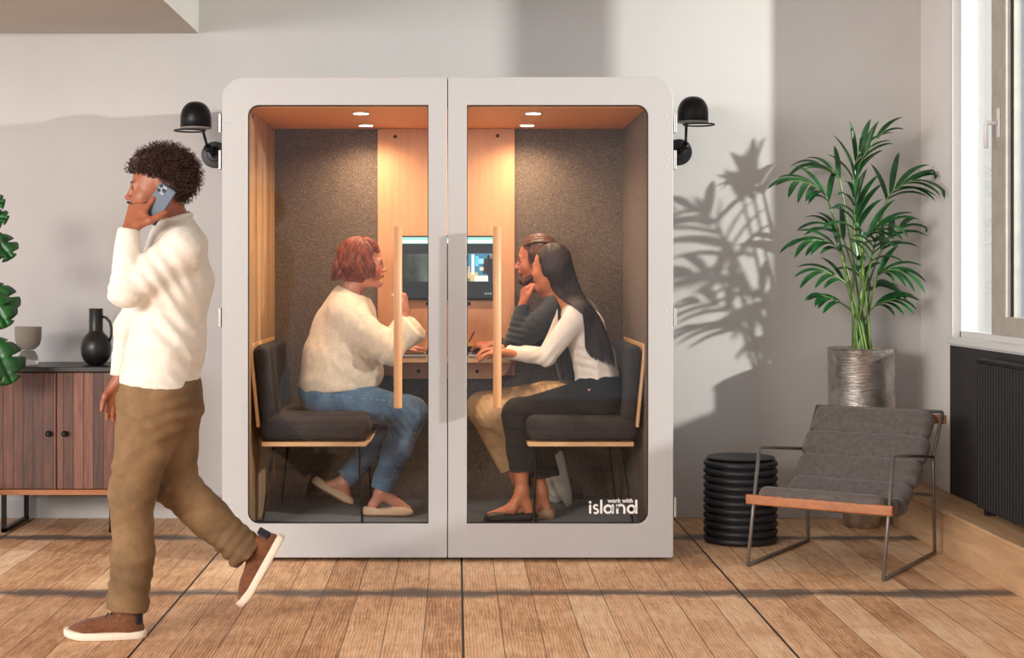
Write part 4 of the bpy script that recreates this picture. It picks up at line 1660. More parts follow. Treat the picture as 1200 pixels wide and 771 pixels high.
def sneaker(parent, heel, toe, up, upper_mat, sole_mat, tab_mat, lace_mat, collar=None, w=.048):
    h, f, u, l, Ln = shoe_frame(heel, toe, up)
    P = lambda a, b, c: h + f * a + l * b + u * c
    R = Rf(f, l, u)
    S = SDF()
    S.el(P(Ln * .72, 0, .022), [Ln * .27, w * .92, .040], R, .01)
    S.el(P(Ln * .28, 0, .030), [Ln * .27, w * .80, .052], R, .03)
    S.rc(P(Ln * .30, 0, .060), P(Ln * .68, 0, .040), .034, .028, .03, n=l, f=1.15)
    top = P(Ln * .20, 0, .098) if collar is None else Vector(collar)
    S.rc(P(Ln * .19, 0, .045), top, .040, .040, .02)
    cutp = P(Ln * .2, 0, .098)
    S.clip = [(cutp, (u - f * .28)), (P(0, 0, .010), -u)]
    fn = wrinkle(3, .0018, 60, .5)
    S.disp = fn
    up_o = soft('shoe', S, upper_mat, parent, .0045, 1)
    mb = MB()
    nseg = 36
    lay = [(-.002, .0), (.0, .002), (.010, .004), (.024, .003), (.026, .0)]
    rings = []
    for c, g in lay:
        rings.append([P(a, b, c + (.014 * max(0, (a / Ln - .72) / .28) ** 2)) for a, b in outline(Ln, w * .86, w, nseg, g + .002)])
    vs = [q for r in rings for q in r]
    fs = []
    for i in range(len(rings) - 1):
        for k in range(nseg):
            k2 = (k + 1) % nseg
            fs.append((i * nseg + k, i * nseg + k2, (i + 1) * nseg + k2, (i + 1) * nseg + k))
    fs = [q[::-1] for q in fs]
    fs.append(tuple(range(nseg)))
    fs.append(tuple((len(rings) - 1) * nseg + k for k in range(nseg - 1, -1, -1)))
    mb.add(vs, fs)
    mb.build('sole', sole_mat, up_o, auto=50)
    if tab_mat:
        t = SDF()
        t.rc(P(.052, 0, .050), P(.050, 0, .100), .044, .0425, .004)
        t.clip = [(P(.030, 0, 0), f), (P(0, 0, .050), -u), (P(0, 0, .100), u)]
        soft('heel_tab', t, tab_mat, up_o, .004, 1)
    if lace_mat:
        mb = MB()
        for k in range(5):
            a = Ln * (.40 + .065 * k)
            z = .103 - (.012 * k) - .004
            mb.tube([P(a - .006, -.022, z - .010), P(a, 0, z + .0015), P(a + .006, .022, z - .010)], .0028, 6)
        mb.build('laces', lace_mat, up_o)
    return up_o


M['eye_white'] = plain('eye_white', rgb(226, 220, 214), 0.15, 0, .01)
M['pupil'] = plain('dark_lash', rgb(18, 12, 10), 0.3, 0, .01)
M['iris_brown'] = plain('iris_brown', rgb(70, 42, 26), 0.2, 0, .2, 300)
M['iris_green'] = plain('iris_green', rgb(92, 104, 84), 0.2, 0, .2, 300)
M['skin'] = vcol('skin', 0.46, 0.12)


def hair_mat(name, lo, hi, rough=.42, bump=.3):
    t = NT(name)
    v = t.coords((1, 1, .35))
    f = t.noise(v, 60, 5, .6)
    t.set(t.ramp(f, [(0.34, lo), (0.66, hi)]), rough)
    if bump:
        t.bump(t.noise(v, 240, 3), bump, .0006)
    return t.m


def knit(name, lo, hi, rib=0, bump=.35, fine=420):
    t = NT(name)
    v = t.coords()
    a = t.noise(v, 40, 4, .6)
    b = t.noise(v, fine, 3, .6)
    f = t.math('ADD', t.math('MULTIPLY', a, .5), t.math('MULTIPLY', b, .5))
    t.set(t.ramp(f, [(.35, lo), (.65, hi)]), .92)
    t.b.inputs['Sheen Weight'].default_value = .25
    t.bump(b, bump, .0009)
    return t.m


def denim(name, lo, mid, hi, seed=1.0):
    t = NT(name)
    v = t.coords()
    a = t.noise(v, 5.0, 5, .6, .4)
    b = t.noise(t.coords((3, 3, .6)), 420, 3, .6)
    f = t.math('ADD', t.math('MULTIPLY', a, .75), t.math('MULTIPLY', b, .25))
    t.set(t.ramp(f, [(.34, lo), (.5, mid), (.66, hi)]), .85)
    t.bump(b, .2, .0005)
    return t.m


# ------------------------------------------------------------------ the man walking with the phone
YM = -1.41
J = lambda x, y, dy=0.0: PX(x, y, YM + dy)
man = thing('person', 'man with curly dark hair in cream sweater and tan trousers striding left while phoning', 'person', (J(190, 740).x, YM, 0))
hd_ = Head(J(184, 222, .01), (-1, -.10, -.03), (0.03, 0, 1), 1.03)
neckb = J(208, 262, .02)
shN, shF = J(212, 292, -.165), J(200, 292, .20)
elN, wrN = J(147, 341, -.215), J(151, 272, -.20)
elF, wrF = J(151, 385, .22), J(139, 448, .20)
hipN, hipF = J(193, 462, -.085), J(197, 462, .10)
knN, anN = J(154, 578, -.10), J(148, 712, -.10)
knF, anF = J(203, 566, .10), J(290, 648, .10)
pel, wst, cst = J(195, 440), J(196, 395), J(202, 325)
S = SDF()
hd_.add(S, jaw=1.08)
S.rc(hd_.p(-.030, 0, -.055), J(207, 268, .02), .058, .064, .03)
S.chain([pel, wst, cst, J(208, 290)], [.098, .092, .115, .085], .04, n=(0, 1, 0), f=1.35)
S.rc(shN, shF, .055, .055, .05)
S.rc(shN, elN, .046, .036, .02); S.rc(elN, wrN, .036, .025, .02)
S.rc(shF, elF, .046, .036, .02); S.rc(elF, wrF, .036, .026, .02)
S.rc(hipN, knN, .070, .048, .04); S.rc(knN, anN, .048, .034, .02)
S.rc(hipF, knF, .070, .048, .04); S.rc(knF, anF, .048, .034, .02)
marks = []
# phone hand: palm towards the face, index up along the phone
W0 = J(153, 268, -.195)
hand(S, W0, J(166, 234, -.155) - W0, (.28, 1.0, .12), -1, [(.15, .25, .15), (.9, 1.35, .8), (1.1, 1.4, .8), (1.2, 1.4, .8)], 1.06,
     thumb=((.50, .72, .05), (.72, .55, .15)), marks=marks, index_dir=J(183, 224, -.185) - J(166, 250, -.195))
W1 = J(139, 448, .20)
hand(S, W1, (-.10, .02, -1), (.35, -1, 0), 1, [(.35, .45, .3), (.45, .55, .35), (.5, .6, .4), (.55, .65, .4)], 1.02, thumb=((.75, .55, .3), (.95, .1, .35)))
skin = rgb(158, 94, 64)
body = soft('body', S, M['skin'], man, .0042, 1, painter(skin, hd_.lips(), rgb(128, 62, 50), [(marks[0][0], .0065, rgb(214, 160, 134))] +
            [(hd_.p(.06, 0, -.09), .022, rgb(120, 74, 54))]))
hb = hair_mat('hair_curly_brown', rgb(34, 18, 12), rgb(78, 44, 28), .5)
hd_.features(man, M['iris_brown'], hb, bscale=1.25)
# curly hair
H = SDF()
Hc = lambda a, b, c, r: H.el(hd_.p(a, b, c), [q * hd_.k for q in r], hd_.R, .02)
Hc(-.022, 0, .066, (.112, .088, .082))
Hc(-.060, 0, .020, (.082, .086, .072))
Hc(.040, 0, .090, (.056, .070, .044))
H.clip = []
fn0 = wrinkle(77, .020, 105, .8)
H.disp = fn0
# clear the face and neck
H.bx(hd_.p(.085, 0, -.012), (.062, .10, .070), hd_.R, .02, .012, 's')
H.bx(hd_.p(.005, 0, -.065), (.06, .12, .066), hd_.R, .02, .01, 's')
hair = soft('hair', H, hb, man, .0045, 0)
rs = np.random.RandomState(5)
cur = []
cen = np.array(hd_.p(-.028, 0, .050)[:])
Fv, Lv, Uv = [np.array(v[:]) for v in (hd_.f, hd_.l, hd_.u)]
while len(cur) < 2300:
    q = rs.normal(size=3)
    q /= np.linalg.norm(q)
    loc = q * np.array([.108, .088, .092])
    a, b, c = loc + np.array([-.028, 0, .050])
    if c < .045 + .25 * max(0, a) and a > -.015:
        continue
    if c < -.045:
        continue
    if a > -.055 and c < .035:
        continue
    root = cen + (Fv * loc[0] + Lv * loc[1] + Uv * loc[2]) * hd_.k * .93
    nn = Fv * q[0] + Lv * q[1] + Uv * q[2]
    t1 = np.cross(nn, rs.normal(size=3)); t1 /= np.linalg.norm(t1)
    t2 = np.cross(nn, t1)
    ln = rs.uniform(.016, .052)
    R_ = rs.uniform(.0040, .0085)
    ph = rs.uniform(0, 6.28)
    tn = rs.uniform(1.2, 2.2)
    lean = t1 * rs.uniform(-.012, .012)
    pts = [root + nn * ln * q2 + lean * q2 + (t1 * math.cos(ph + q2 * tn * 6.28) + t2 * math.sin(ph + q2 * tn * 6.28)) * R_ for q2 in np.linspace(0, 1, 11)]
    cur.append(pts)
strands('curls', np.array(cur), .0015, hb, hair, 3, .5)
# thin moustache and goatee
MB().tube([hd_.p(.088, .026, -.054), hd_.p(.102, .012, -.0455), hd_.p(.106, 0, -.044), hd_.p(.102, -.012, -.0455), hd_.p(.088, -.026, -.054)], [.003, .0052, .0056, .0052, .003], 6).build('moustache', hb, man)

# sweater
kn = knit('cream_fine_knit', rgb(222, 213, 198), rgb(238, 231, 217), bump=.15)
S = SDF()
S.chain([J(187, 452), J(195, 405), J(203, 330), J(206, 296)], [.150, .135, .143, .105], .05, n=(0, 1, 0), f=1.32)
S.rc(shN + Vector((0, .03, -.005)), shF + Vector((0, -.03, -.005)), .080, .080, .06)
S.rc(J(208, 285, .02), J(204, 254, .02), .105, .066, .05)
S.rc(shN, elN, .078, .064, .03)
S.rc(elN, wrN + Vector((0, 0, .0)), .066, .040, .012, cuts=[(wrN + Vector((0, 0, .012)), wrN - elN)])
S.rc(shF, elF, .075, .060, .03)
S.rc(elF, wrF, .058, .040, .02, cuts=[(wrF, wrF - elF)])
f1 = wrinkle(12, .010, 13, .7, 1.2, (1, 1, 1))
f2 = local_folds([(J(190, 330, -.2), .10, (.8, 0, .5), .055, .006), (elN, .08, (.3, 0, 1), .038, .005), (J(235, 420, -.1), .10, (.4, 0, 1), .06, .006), (J(200, 380, -.12), .13, (.7, 0, .7), .075, .006), (J(150, 400, .15), .08, (0, 0, 1), .04, .003)])
f3 = wrinkle(13, .004, 36, .7)
S.disp = lambda P: f1(P) + f2(P) + f3(P) * .6
S.clip = [(J(190, 452), Vector((-.12, 0, -1))), (J(203, 252, .02), Vector((-.35, 0, 1)))]
S.rc(J(204, 256, .02), J(203.5, 250, .02), .058, .057, .01, op='s')
sw = soft('sweater', S, kn, man, .006, 1)
ring = [(J(204, 254.5, .02) + Vector((.064 * math.cos(a), .072 * math.sin(a), -.012 + .022 * math.cos(a) * 1.0))) for a in [2 * PI * i / 32 for i in range(33)]]
MB().tube(ring, .0085, 10, caps=False).build('collar', kn, sw)
# trousers
tw = denim('tan_chino', rgb(96, 72, 45), rgb(124, 95, 62), rgb(148, 116, 80))
S = SDF()
S.rc(J(188, 446), J(189, 470), .150, .152, .04, n=(0, 1, 0), f=1.2)
S.rc(J(180, 478, -.07), knN, .132, .084, .05)
S.chain([knN, J(156, 650, -.10), J(149, 716, -.10)], [.083, .076, .079], .03, cuts=[(J(147, 714, -.10), (-.12, 0, -1))])
S.rc(J(200, 475, .09), knF, .120, .084, .05)
S.chain([knF, J(246, 607, .10), J(292, 650, .10)], [.088, .076, .076], .03, cuts=[(J(293, 650, .10), norm(anF - knF))])
g1 = wrinkle(21, .010, 17, .8, 1.1)
kd, ka = norm(knN - J(191, 475, -.07)), norm(anF - knF)
g2 = local_folds([(knN + Vector((0, 0, .02)), .09, (.5, 0, 1), .055, .004), (J(150, 690, -.1), .09, (.35, 0, 1), .05, .006), (J(214, 485, -.1), .10, (-.4, 0, 1), .05, .007),
                  (knF, .10, ka, .045, .006), (J(275, 640, .1), .09, ka, .04, .007), (J(180, 520, -.12), .10, (.6, 0, 1), .09, .004)])
g3 = wrinkle(22, .004, 48, .7)
S.disp = lambda P: g1(P) + g2(P) + g3(P) * .5
S.clip = [(J(190, 442), (0, 0, 1))]
soft('trousers', S, tw, man, .006, 1)
brown = fabric('brown_suede', rgb(88, 48, 22), rgb(126, 74, 38), 60, 500, .85)
cream = plain('sole_rubber_cream', rgb(232, 218, 196), .55, 0, .03)
navy = plain('heel_navy', rgb(26, 30, 44), .7, 0, .1)
sneaker(man, (J(170, 740, -.10).x, YM - .10, .003), (J(77, 740, -.12).x, YM - .125, .003), (0, 0, 1), brown, cream, navy, navy)
hl, to = J(333, 630, .10), J(288, 712, .10)
sneaker(man, hl, to, norm(J(285, 652, .10) - J(315, 672, .10)), brown, cream, navy, navy)

ph = thing('smartphone', 'blue-grey smartphone held to the walking man\'s ear', 'phone', J(184, 238, -.165))
pf = norm(J(197, 218, -.172) - J(172, 258, -.162))
pn = norm(Vector((-.12, -1, .08)))
pn = (pn - pf * pn.dot(pf)).normalized()
ps = pf.cross(pn)
pcn = J(185, 239, -.160)
mb = MB()
mb.obox(pcn, ps, pf, pn, (.073, .148, .009))
mb.build('case', plain('phone_case_blue_grey', rgb(70, 84, 102), .5, 0, .04), ph, smooth=False, bevel=.004, seg=3)
sg_ = 1 if (ps.x > 0) else -1
cm = pcn + pf * .053 - ps * sg_ * .014 + pn * .0052
mb = MB()
mb.obox(cm, ps, pf, pn, (.034, .036, .003))
cmo = mb.build('camera_block', plain('camera_block', rgb(84, 100, 120), .35), ph, smooth=False, bevel=.0014)
for a, b in ((-.0085, .009), (-.0085, -.009), (.0085, 0)):
    MB().lathe([(0, 0), (.0072, 0), (.0072, .002), (.005, .0026), (0, .0026)], cm + ps * a + pf * b + pn * .001, 18, pn).build('lens', M['pupil'], cmo)


# ------------------------------------------------------------------ generic seated figure helpers
def hairlines(hd, n, seed, span, cut, length, wave, flare=0.0, top=(-.01, 0, .118), r=(.104, .084, .090), c0=(-.018, 0, .034), m=16, back=0.0):
    """locks falling from the crown over the skull ellipsoid and down; phi 0 = forward"""
    rs = np.random.RandomState(seed)
    out = []
    r = np.array(r)
    per = 14
    for ii in range(n):
        if ii % per == 0:
            cphi, csg, cln, coff, cph, cwv = rs.uniform(span[0], span[1]), rs.choice([-1, 1]), None, rs.uniform(-.03, .12), rs.uniform(0, 6.28), rs.uniform(.5, 1.5)
            cln = length(abs(cphi), rs)
        phi = cphi + rs.normal() * .10
        sgn = csg
        lenk = cln * rs.uniform(.88, 1.06)
        off = 1 + coff * .8 + rs.normal() * .022
        pts = []
        th_end = cut(abs(phi))
        ph0 = cph + rs.normal() * .15
        wv = wave * cwv
        last = None
        for i in range(m):
            q = i / (m - 1)
            s_ = q * (th_end + lenk / .095)
            dphi = .12 * math.sin(ph0 + q * 7)
            pp = (abs(phi) + dphi * (.3 + wave * 20)) * sgn
            th = min(s_, th_end) * 1.0 + .12
            loc = np.array([math.cos(pp) * math.sin(th), math.sin(pp) * math.sin(th), math.cos(th)]) * r * off + np.array(c0)
            ext = max(0, s_ - th_end) * .095
            if ext > 0:
                loc = loc + np.array([math.cos(pp) * flare - back, math.sin(pp) * flare, -1.0]) * ext
            w = wv * math.sin(ph0 + q * 11) * (.3 + q)
            loc = loc + np.array([-math.sin(pp), math.cos(pp), 0]) * w + np.array([math.cos(pp), math.sin(pp), 0]) * w * .6
            P = hd.p(*loc)
            pts.append(P[:])
        out.append(pts)
    return np.array(out)


# ------------------------------------------------------------------ red-haired woman, left bench
YW = .60
K = lambda x, y, dy=0.0: PX(x, y, YW + dy)
wom = thing('person', 'seated woman with short red hair in chunky cream sweater and blue jeans, forearm raised', 'person', (K(400, 480).x, YW, .13))
hd = Head(K(427.5, 310, .0), (1, .06, -.02), (-.02, 0, 1), .96)
shN, shF = K(403, 366, -.15), K(405, 364, .17)
elN, wrN = K(458, 410, -.17), K(475, 366, -.10)
elF, wrF = K(442, 408, .20), K(470, 409.5, .22)
hipN, hipF = K(385, 462, -.09), K(385, 462, .10)
knN, anN = K(482, 484, -.10), K(447, 578, -.07)
knF, anF = K(470, 482, .12), K(402, 566, .14)
S = SDF()
hd.add(S, True, .95, 1.06)
S.rc(hd.p(-.030, 0, -.055), K(408, 352, .01), .052, .056, .03)
S.chain([K(385, 455), K(388, 415), K(404, 375)], [.105, .10, .10], .04, n=(0, 1, 0), f=1.4)
S.rc(shN, shF, .050, .050, .05)
S.rc(shN, elN, .044, .036, .02); S.rc(elN, wrN, .036, .024, .02)
S.rc(shF, elF, .044, .036, .02); S.rc(elF, wrF, .034, .024, .02)
S.rc(hipN, knN, .076, .054, .04); S.chain([knN, K(464, 530, -.085), anN], [.052, .050, .032], .02)
S.rc(hipF, knF, .076, .054, .04); S.chain([knF, K(436, 525, .13), anF], [.052, .050, .032], .02)
S.rc(anN, K(478, 597, -.07), .033, .020, .02, n=(0, 1, 0), f=1.1); S.rc(anN, K(437, 592, -.07), .031, .026, .02)
S.rc(anF, K(408, 586, .14), .032, .020, .02, n=(0, 1, 0), f=1.1); S.rc(anF, K(382, 570, .14), .031, .026, .02)
hand(S, K(475, 366, -.10), (-.02, .10, 1), (-1, .15, .1), 1, [(1.0, 1.2, .7), (1.1, 1.25, .7), (1.2, 1.3, .7), (1.3, 1.3, .7)], .94, thumb=((.75, .45, .45), (.6, -.1, .75)))
hand(S, K(470, 408, .22), (1, -.12, .02), (0, 0, -1), -1, .16, .92, thumb=((.7, .7, .1), (.85, .5, .15)), spread=.10)
fair = rgb(208, 142, 116)
body = soft('body', S, M['skin'], wom, .0042, 1, painter(fair, hd.lips(), rgb(170, 74, 66), [(hd.p(.055, s_ * .05, -.03), .028, rgb(206, 112, 90)) for s_ in (1, -1)]))
rh = hair_mat('hair_copper', rgb(72, 25, 9), rgb(146, 62, 22), .55)
hd.features(wom, M['iris_green'], hair_mat('brow_auburn', rgb(120, 60, 36), rgb(140, 74, 46)), bscale=.9)
H = SDF()
Hc = lambda a, b, c, r: H.el(hd.p(a, b, c), [q * hd.k for q in r], hd.R, .03)
Hc(-.020, 0, .048, (.106, .090, .092))
Hc(-.058, 0, -.020, (.078, .090, .085))
Hc(-.040, .050, -.045, (.060, .036, .060)); Hc(-.040, -.050, -.045, (.060, .036, .060))
H.bx(hd.p(.090, 0, -.040), (.070, .11, .098), hd.R, .03, .012, 's')
H.bx(hd.p(-.03, 0, -.135), (.12, .12, .04), hd.R, .0, .01, 's')
H.disp = wrinkle(8, .008, 60, .6)
hair = soft('hair', H, rh, wom, .005, 0)
ls = hairlines(hd, 1500, 3, (1.12, 3.14), lambda p: 1.55, lambda p, r: r.uniform(.038, .112) * (1.0 if p > 1.1 else .6), .012, flare=.30, r=(.114, .100, .100), c0=(-.024, 0, .034))
strands('locks', ls, .0034, rh, hair, 4, .25)
ls = hairlines(hd, 260, 9, (.35, 1.15), lambda p: .78 + .55 * max(0, p - .5), lambda p, r: r.uniform(.0, .008), .004, flare=.15, r=(.104, .092, .101), c0=(-.014, 0, .033))
strands('fringe', ls, .003, rh, hair, 4, .3)
# sweater
kn2 = knit('cream_chunky_knit', rgb(212, 192, 164), rgb(236, 220, 196), bump=.6, fine=230)
S = SDF()
S.chain([K(392, 447), K(396, 420), K(404, 385), K(408, 364), K(408, 350)], [.185, .172, .152, .118, .082], .05, n=(0, 1, 0), f=1.15)
S.rc(K(424, 400), K(420, 435), .110, .125, .05, n=(0, 1, 0), f=1.2)
S.rc(shN + Vector((0, .04, .0)), shF + Vector((0, -.04, .0)), .078, .078, .06)
S.rc(shN, elN + Vector((-.01, 0, .0)), .080, .082, .04)
S.rc(K(455, 408, -.17), K(478, 383, -.12), .068, .084, .02, cuts=[(K(483, 383, -.11), (.78, 0, .62)), ])
S.rc(K(462, 400, -.15), K(484, 386, -.11), .05, .058, .02, n=(.6, 0, -.8), f=1.2, cuts=[(K(490, 379, -.11), (.75, 0, .66))])
S.rc(K(476, 372, -.10), K(474, 358, -.10), .030, .045, .004, op='s')
S.rc(shF, elF, .078, .070, .04)
S.rc(elF, wrF, .066, .050, .02, cuts=[(wrF, wrF - elF)])
f1 = wrinkle(41, .014, 11, .7, 1.0)
f2 = local_folds([(elN, .09, (.7, 0, -.4), .06, .009), (K(432, 425, -.16), .10, (.5, 0, 1), .08, .009), (K(425, 370, -.14), .08, (.6, 0, -.7), .07, .005)])
f3 = wrinkle(42, .004, 40, .7)
S.disp = lambda P: f1(P) + f2(P) + f3(P) * .6
S.clip = [(K(400, 456), (.08, 0, -1)), (K(410, 349), (-.25, 0, 1)), (Vector((0, 0, .926)), (0, 0, -1))] if False else [(K(400, 456), (.08, 0, -1)), (K(408, 339), (.42, 0, 1))]
S.rc(K(412, 352), K(415, 334), .048, .052, .01, op='s')
sw = soft('sweater', S, kn2, wom, .0065, 1)
# jeans
jn = denim('blue_denim', rgb(50, 72, 94), rgb(82, 112, 138), rgb(128, 152, 170))
S = SDF()
S.rc(K(380, 458, -.04), K(380, 458, .04), .128, .128, .05)
S.rc(K(384, 464, -.085), knN, .112, .078, .05)
S.chain([knN, K(466, 525, -.085), K(447, 572, -.07)], [.083, .070, .058], .03, cuts=[(K(446, 573, -.07), (-.35, 0, -1))])
S.rc(K(384, 464, .10), knF, .112, .078, .05)
S.chain([knF, K(438, 522, .13), K(405, 562, .14)], [.080, .066, .056], .03, cuts=[(K(405, 561, .14), (-.75, 0, -.7))])
g1 = wrinkle(51, .007, 20, .8)
g2 = local_folds([(knN + Vector((-.05, 0, -.03)), .08, (.8, 0, .6), .04, .006), (K(404, 452, -.1), .07, (.8, 0, .5), .04, .005), (K(448, 562, -.07), .05, (0, 0, 1), .03, .004)])
S.disp = lambda P: g1(P) + g2(P)
S.clip = [(K(388, 447), (-.15, 0, 1))]
jo = soft('jeans', S, jn, wom, .0055, 1)
sp = [(370, 459), (392, 463), (415, 466), (440, 468), (462, 471), (480, 476), (490, 483), (491, 494), (484, 512), (475, 530), (464, 550), (455, 566)]


def on_surface(pts, sdf, Y0, n=60):
    """drop points along +y onto a garment's near surface"""
    pr = sdf.p
    out = []
    for (x, y) in pts:
        Ys = np.linspace(Y0, Y0 + .3, 121)
        P = np.array([PX(x, y, q)[:] for q in Ys], dtype=np.float32)
        d = sdf.ev(P, pr)
        i = int(np.argmax(d < 0.0005))
        if d[i] < 0.0005:
            out.append(PX(x, y, Ys[i]))
    return out


fine = []
for i in range(len(sp) - 1):
    for q in range(6):
        fine.append((sp[i][0] + (sp[i + 1][0] - sp[i][0]) * q / 6, sp[i][1] + (sp[i + 1][1] - sp[i][1]) * q / 6))
st = on_surface(fine, S, YW - .28)
mb = MB()
for i in range(0, len(st) - 1, 2):
    if (st[i + 1] - st[i]).length < .05:
        mb.tube([st[i], st[i + 1]], .0014, 5)
mb.build('seam_stitching', plain('stitching', rgb(170, 168, 158), .8), jo)


def flat_shoe(parent, heel, toe, up, mat, w=.036, open_to=.55, bow=None, heelm=None, name='shoe'):
    h, f, u, l, Ln = shoe_frame(heel, toe, up)
    P = lambda a, b, c: h + f * a + l * b + u * c
    R = Rf(f, l, u)
    S = SDF()
    S.el(P(Ln * .68, 0, .010), [Ln * .33, w, .036], R, .01)
    S.el(P(Ln * .24, 0, .014), [Ln * .25, w * .86, .046], R, .03)
    S.el(P(Ln * .33, 0, .068), [Ln * .30, w * .78, .048], R, .012, op='s')
    S.clip = [(P(0, 0, 0), -u)]
    o = soft(name, S, mat, parent, .0035, 1)
    MB().prism(outline(Ln, w * .80, w, 30, -.001), -.006, .002, lambda a, b, c: P(a, b, c)).build('sole', heelm or mat, o, smooth=False)
    if bow:
        mb = MB()
        for sgn in (-1, 1):
            mb.tube([P(Ln * .66, 0, .047), P(Ln * .66, sgn * .013, .053), P(Ln * .68, sgn * .018, .044), P(Ln * .66, 0, .046)], .0025, 6)
        mb.build('bow', bow, o)
    return o


beige = plain('beige_suede_loafer', rgb(214, 184, 150), .85, 0, .05, 60)
dkh = plain('stacked_heel_brown', rgb(110, 68, 44), .6)
o = flat_shoe(wom, (K(425, 601, -.07).x, YW - .07, .139), (K(484, 600, -.07).x, YW - .08, .139), (0, 0, 1), beige, .038, bow=beige, heelm=dkh)
MB().box((K(427, 601, -.07).x, YW - .095, .1315), (K(438, 601, -.07).x, YW - .045, .136)).build('heel', dkh, o, smooth=False)
o = flat_shoe(wom, K(365, 565, .14), K(413, 592, .14), (.5, 0, 1), beige, .038, bow=beige, heelm=dkh)
# bangle
wq = K(471, 409, .21)
MB().tube([wq + Vector((0.004 * math.sin(a), .030 * math.cos(a), .027 * math.sin(a) + .004)) for a in [2 * PI * i / 24 for i in range(25)]], .003, 8, caps=False).build('bangle', plain('gold', rgb(212, 160, 70), .3, .9), wom)

# ------------------------------------------------------------------ bearded man, right bench at the back
YB = .88
K = lambda x, y, dy=0.0: PX(x, y, YB + dy)
bm_ = thing('person', 'bearded man in dark jacket and beige trousers, hand at chin, writing', 'person', (K(680, 480).x, YB, .13))
hd = Head(K(628, 305, -.03), (-1, .12, -.10), (.08, 0, 1), .99)
shN, shF = K(655, 362, -.15), K(650, 362, .17)
elN, wrN = K(604, 402, -.19), K(613, 358, -.12)
elF, wrF = K(618, 404, .12), K(578, 404, .13)
hipN, hipF = K(690, 462, -.09), K(690, 460, .10)
knN, anN = K(577, 482, -.08), K(640, 532, -.05)
knF, anF = K(566, 478, .12), K(606, 562, .12)
S = SDF()
hd.add(S, jaw=1.1)
S.rc(hd.p(-.030, 0, -.055), K(648, 350, .0), .058, .062, .03)
S.chain([K(690, 455), K(682, 415), K(664, 375)], [.105, .10, .11], .04, n=(0, 1, 0), f=1.4)
S.rc(shN, shF, .055, .055, .05)
S.rc(shN, elN, .046, .036, .02); S.rc(elN, wrN, .036, .025, .02)
S.rc(shF, elF, .046, .036, .02); S.rc(elF, wrF, .036, .025, .02)
S.rc(hipN, knN, .074, .052, .04); S.rc(knN, anN, .050, .034, .02)
S.rc(hipF, knF, .074, .052, .04); S.rc(knF, anF, .050, .034, .02)
hand(S, wrN, (.12, .10, 1), (.85, .35, .1), -1, [(.8, 1.1, .6), (.9, 1.2, .6), (1.0, 1.2, .7), (1.1, 1.2, .7)], 1.0, thumb=((.85, .45, .2), (.9, .1, .35)))
hand(S, wrF, (-1, .05, -.05), (0, .25, -1), 1, [(.55, .7, .4), (.7, .9, .5), (.9, 1.0, .6), (1.0, 1.1, .6)], 1.0, thumb=((.7, .6, .4), (.95, -.1, .35)))
sk3 = rgb(190, 114, 84)
S_ = S
body = soft('body', S, M['skin'], bm_, .0042, 1, painter(sk3, hd.lips(), rgb(150, 76, 62)))
bh = hair_mat('hair_chestnut', rgb(58, 30, 18), rgb(112, 66, 38), .5)
hd.features(bm_, M['iris_brown'], bh, bscale=1.2)
H = SDF()
Hc = lambda a, b, c, r, kk=.02: H.el(hd.p(a, b, c), [q * hd.k for q in r], hd.R, kk)
Hc(-.024, 0, .046, (.102, .083, .088))
Hc(-.062, 0, .000, (.060, .076, .062))
Hc(-.118, 0, .045, (.030, .030, .028), .012)
H.bx(hd.p(.094, 0, -.020), (.058, .11, .078), hd.R, .02, .010, 's')
H.bx(hd.p(.0, 0, -.080), (.052, .12, .070), hd.R, .02, .01, 's')
H.disp = wrinkle(18, .005, 80, .4)
hair = soft('hair', H, bh, bm_, .0045, 0)
# combed-back locks
rs = np.random.RandomState(4)
ll_ = []
for _ in range(420):
    a0 = rs.uniform(-1.1, 1.1)
    pts = []
    jt = rs.uniform(-.004, .006)
    for q in np.linspace(0, 1, 12):
        al = .80 + q * 1.7
        x = math.cos(al) * .103
        z = math.sin(al) * .092
        rr_ = math.sin(al) * .086
        rad = 1.0 + jt * 10
        yy = math.sin(a0) * .086
        zz = math.cos(a0)
        px_ = -.022 + math.cos(al) * .104 * rad
        pz_ = .042 + math.sin(al) * .092 * zz * rad + (1 - zz) * .01
        py_ = yy * math.sin(al) ** .5 * rad
        pts.append(hd.p(px_, py_, pz_)[:])
    ll_.append(pts)
for _ in range(240):
    sgn = rs.choice([-1, 1])
    z0 = rs.uniform(-.010, .052)
    pts = []
    for q in np.linspace(0, 1, 12):
        al = 1.02 + q * 1.35
        rad = 1.0 + rs.uniform(-.004, .008)
        pts.append(hd.p(-.022 + math.cos(al) * .104 * rad, sgn * .0865 * math.sin(al) ** .35 * math.sqrt(max(.2, 1 - ((z0 - .03) / .11) ** 2)) * rad, z0 - .030 * math.sin(q * 3.0) + .01 * q)[:])
    ll_.append(pts)
strands('locks', np.array(ll_), .0024, bh, hair, 4, .4)
B = SDF()
Bc = lambda a, b, c, r, kk=.015: B.el(hd.p(a, b, c), [q * hd.k for q in r], hd.R, kk)
Bc(.070, 0, -.098, (.036, .034, .030))
for s_ in (1, -1):
    B.rc(hd.p(-.012, s_ * .060, -.030), hd.p(.010, s_ * .054, -.075), .013, .017, .015)
    B.rc(hd.p(.010, s_ * .054, -.075), hd.p(.065, s_ * .022, -.104), .017, .020, .015)
    B.rc(hd.p(.094, s_ * .004, -.044), hd.p(.080, s_ * .026, -.062), .0065, .008, .006)
B.disp = wrinkle(19, .006, 120, .6)
bo = soft('beard', B, bh, bm_, .004, 0)
jk = knit('charcoal_jersey', rgb(28, 31, 35), rgb(40, 43, 48), bump=0, fine=120)
S = SDF()
S.chain([K(690, 452), K(684, 415), K(668, 378), K(655, 366)], [.150, .145, .145, .11], .05, n=(0, 1, 0), f=1.3)
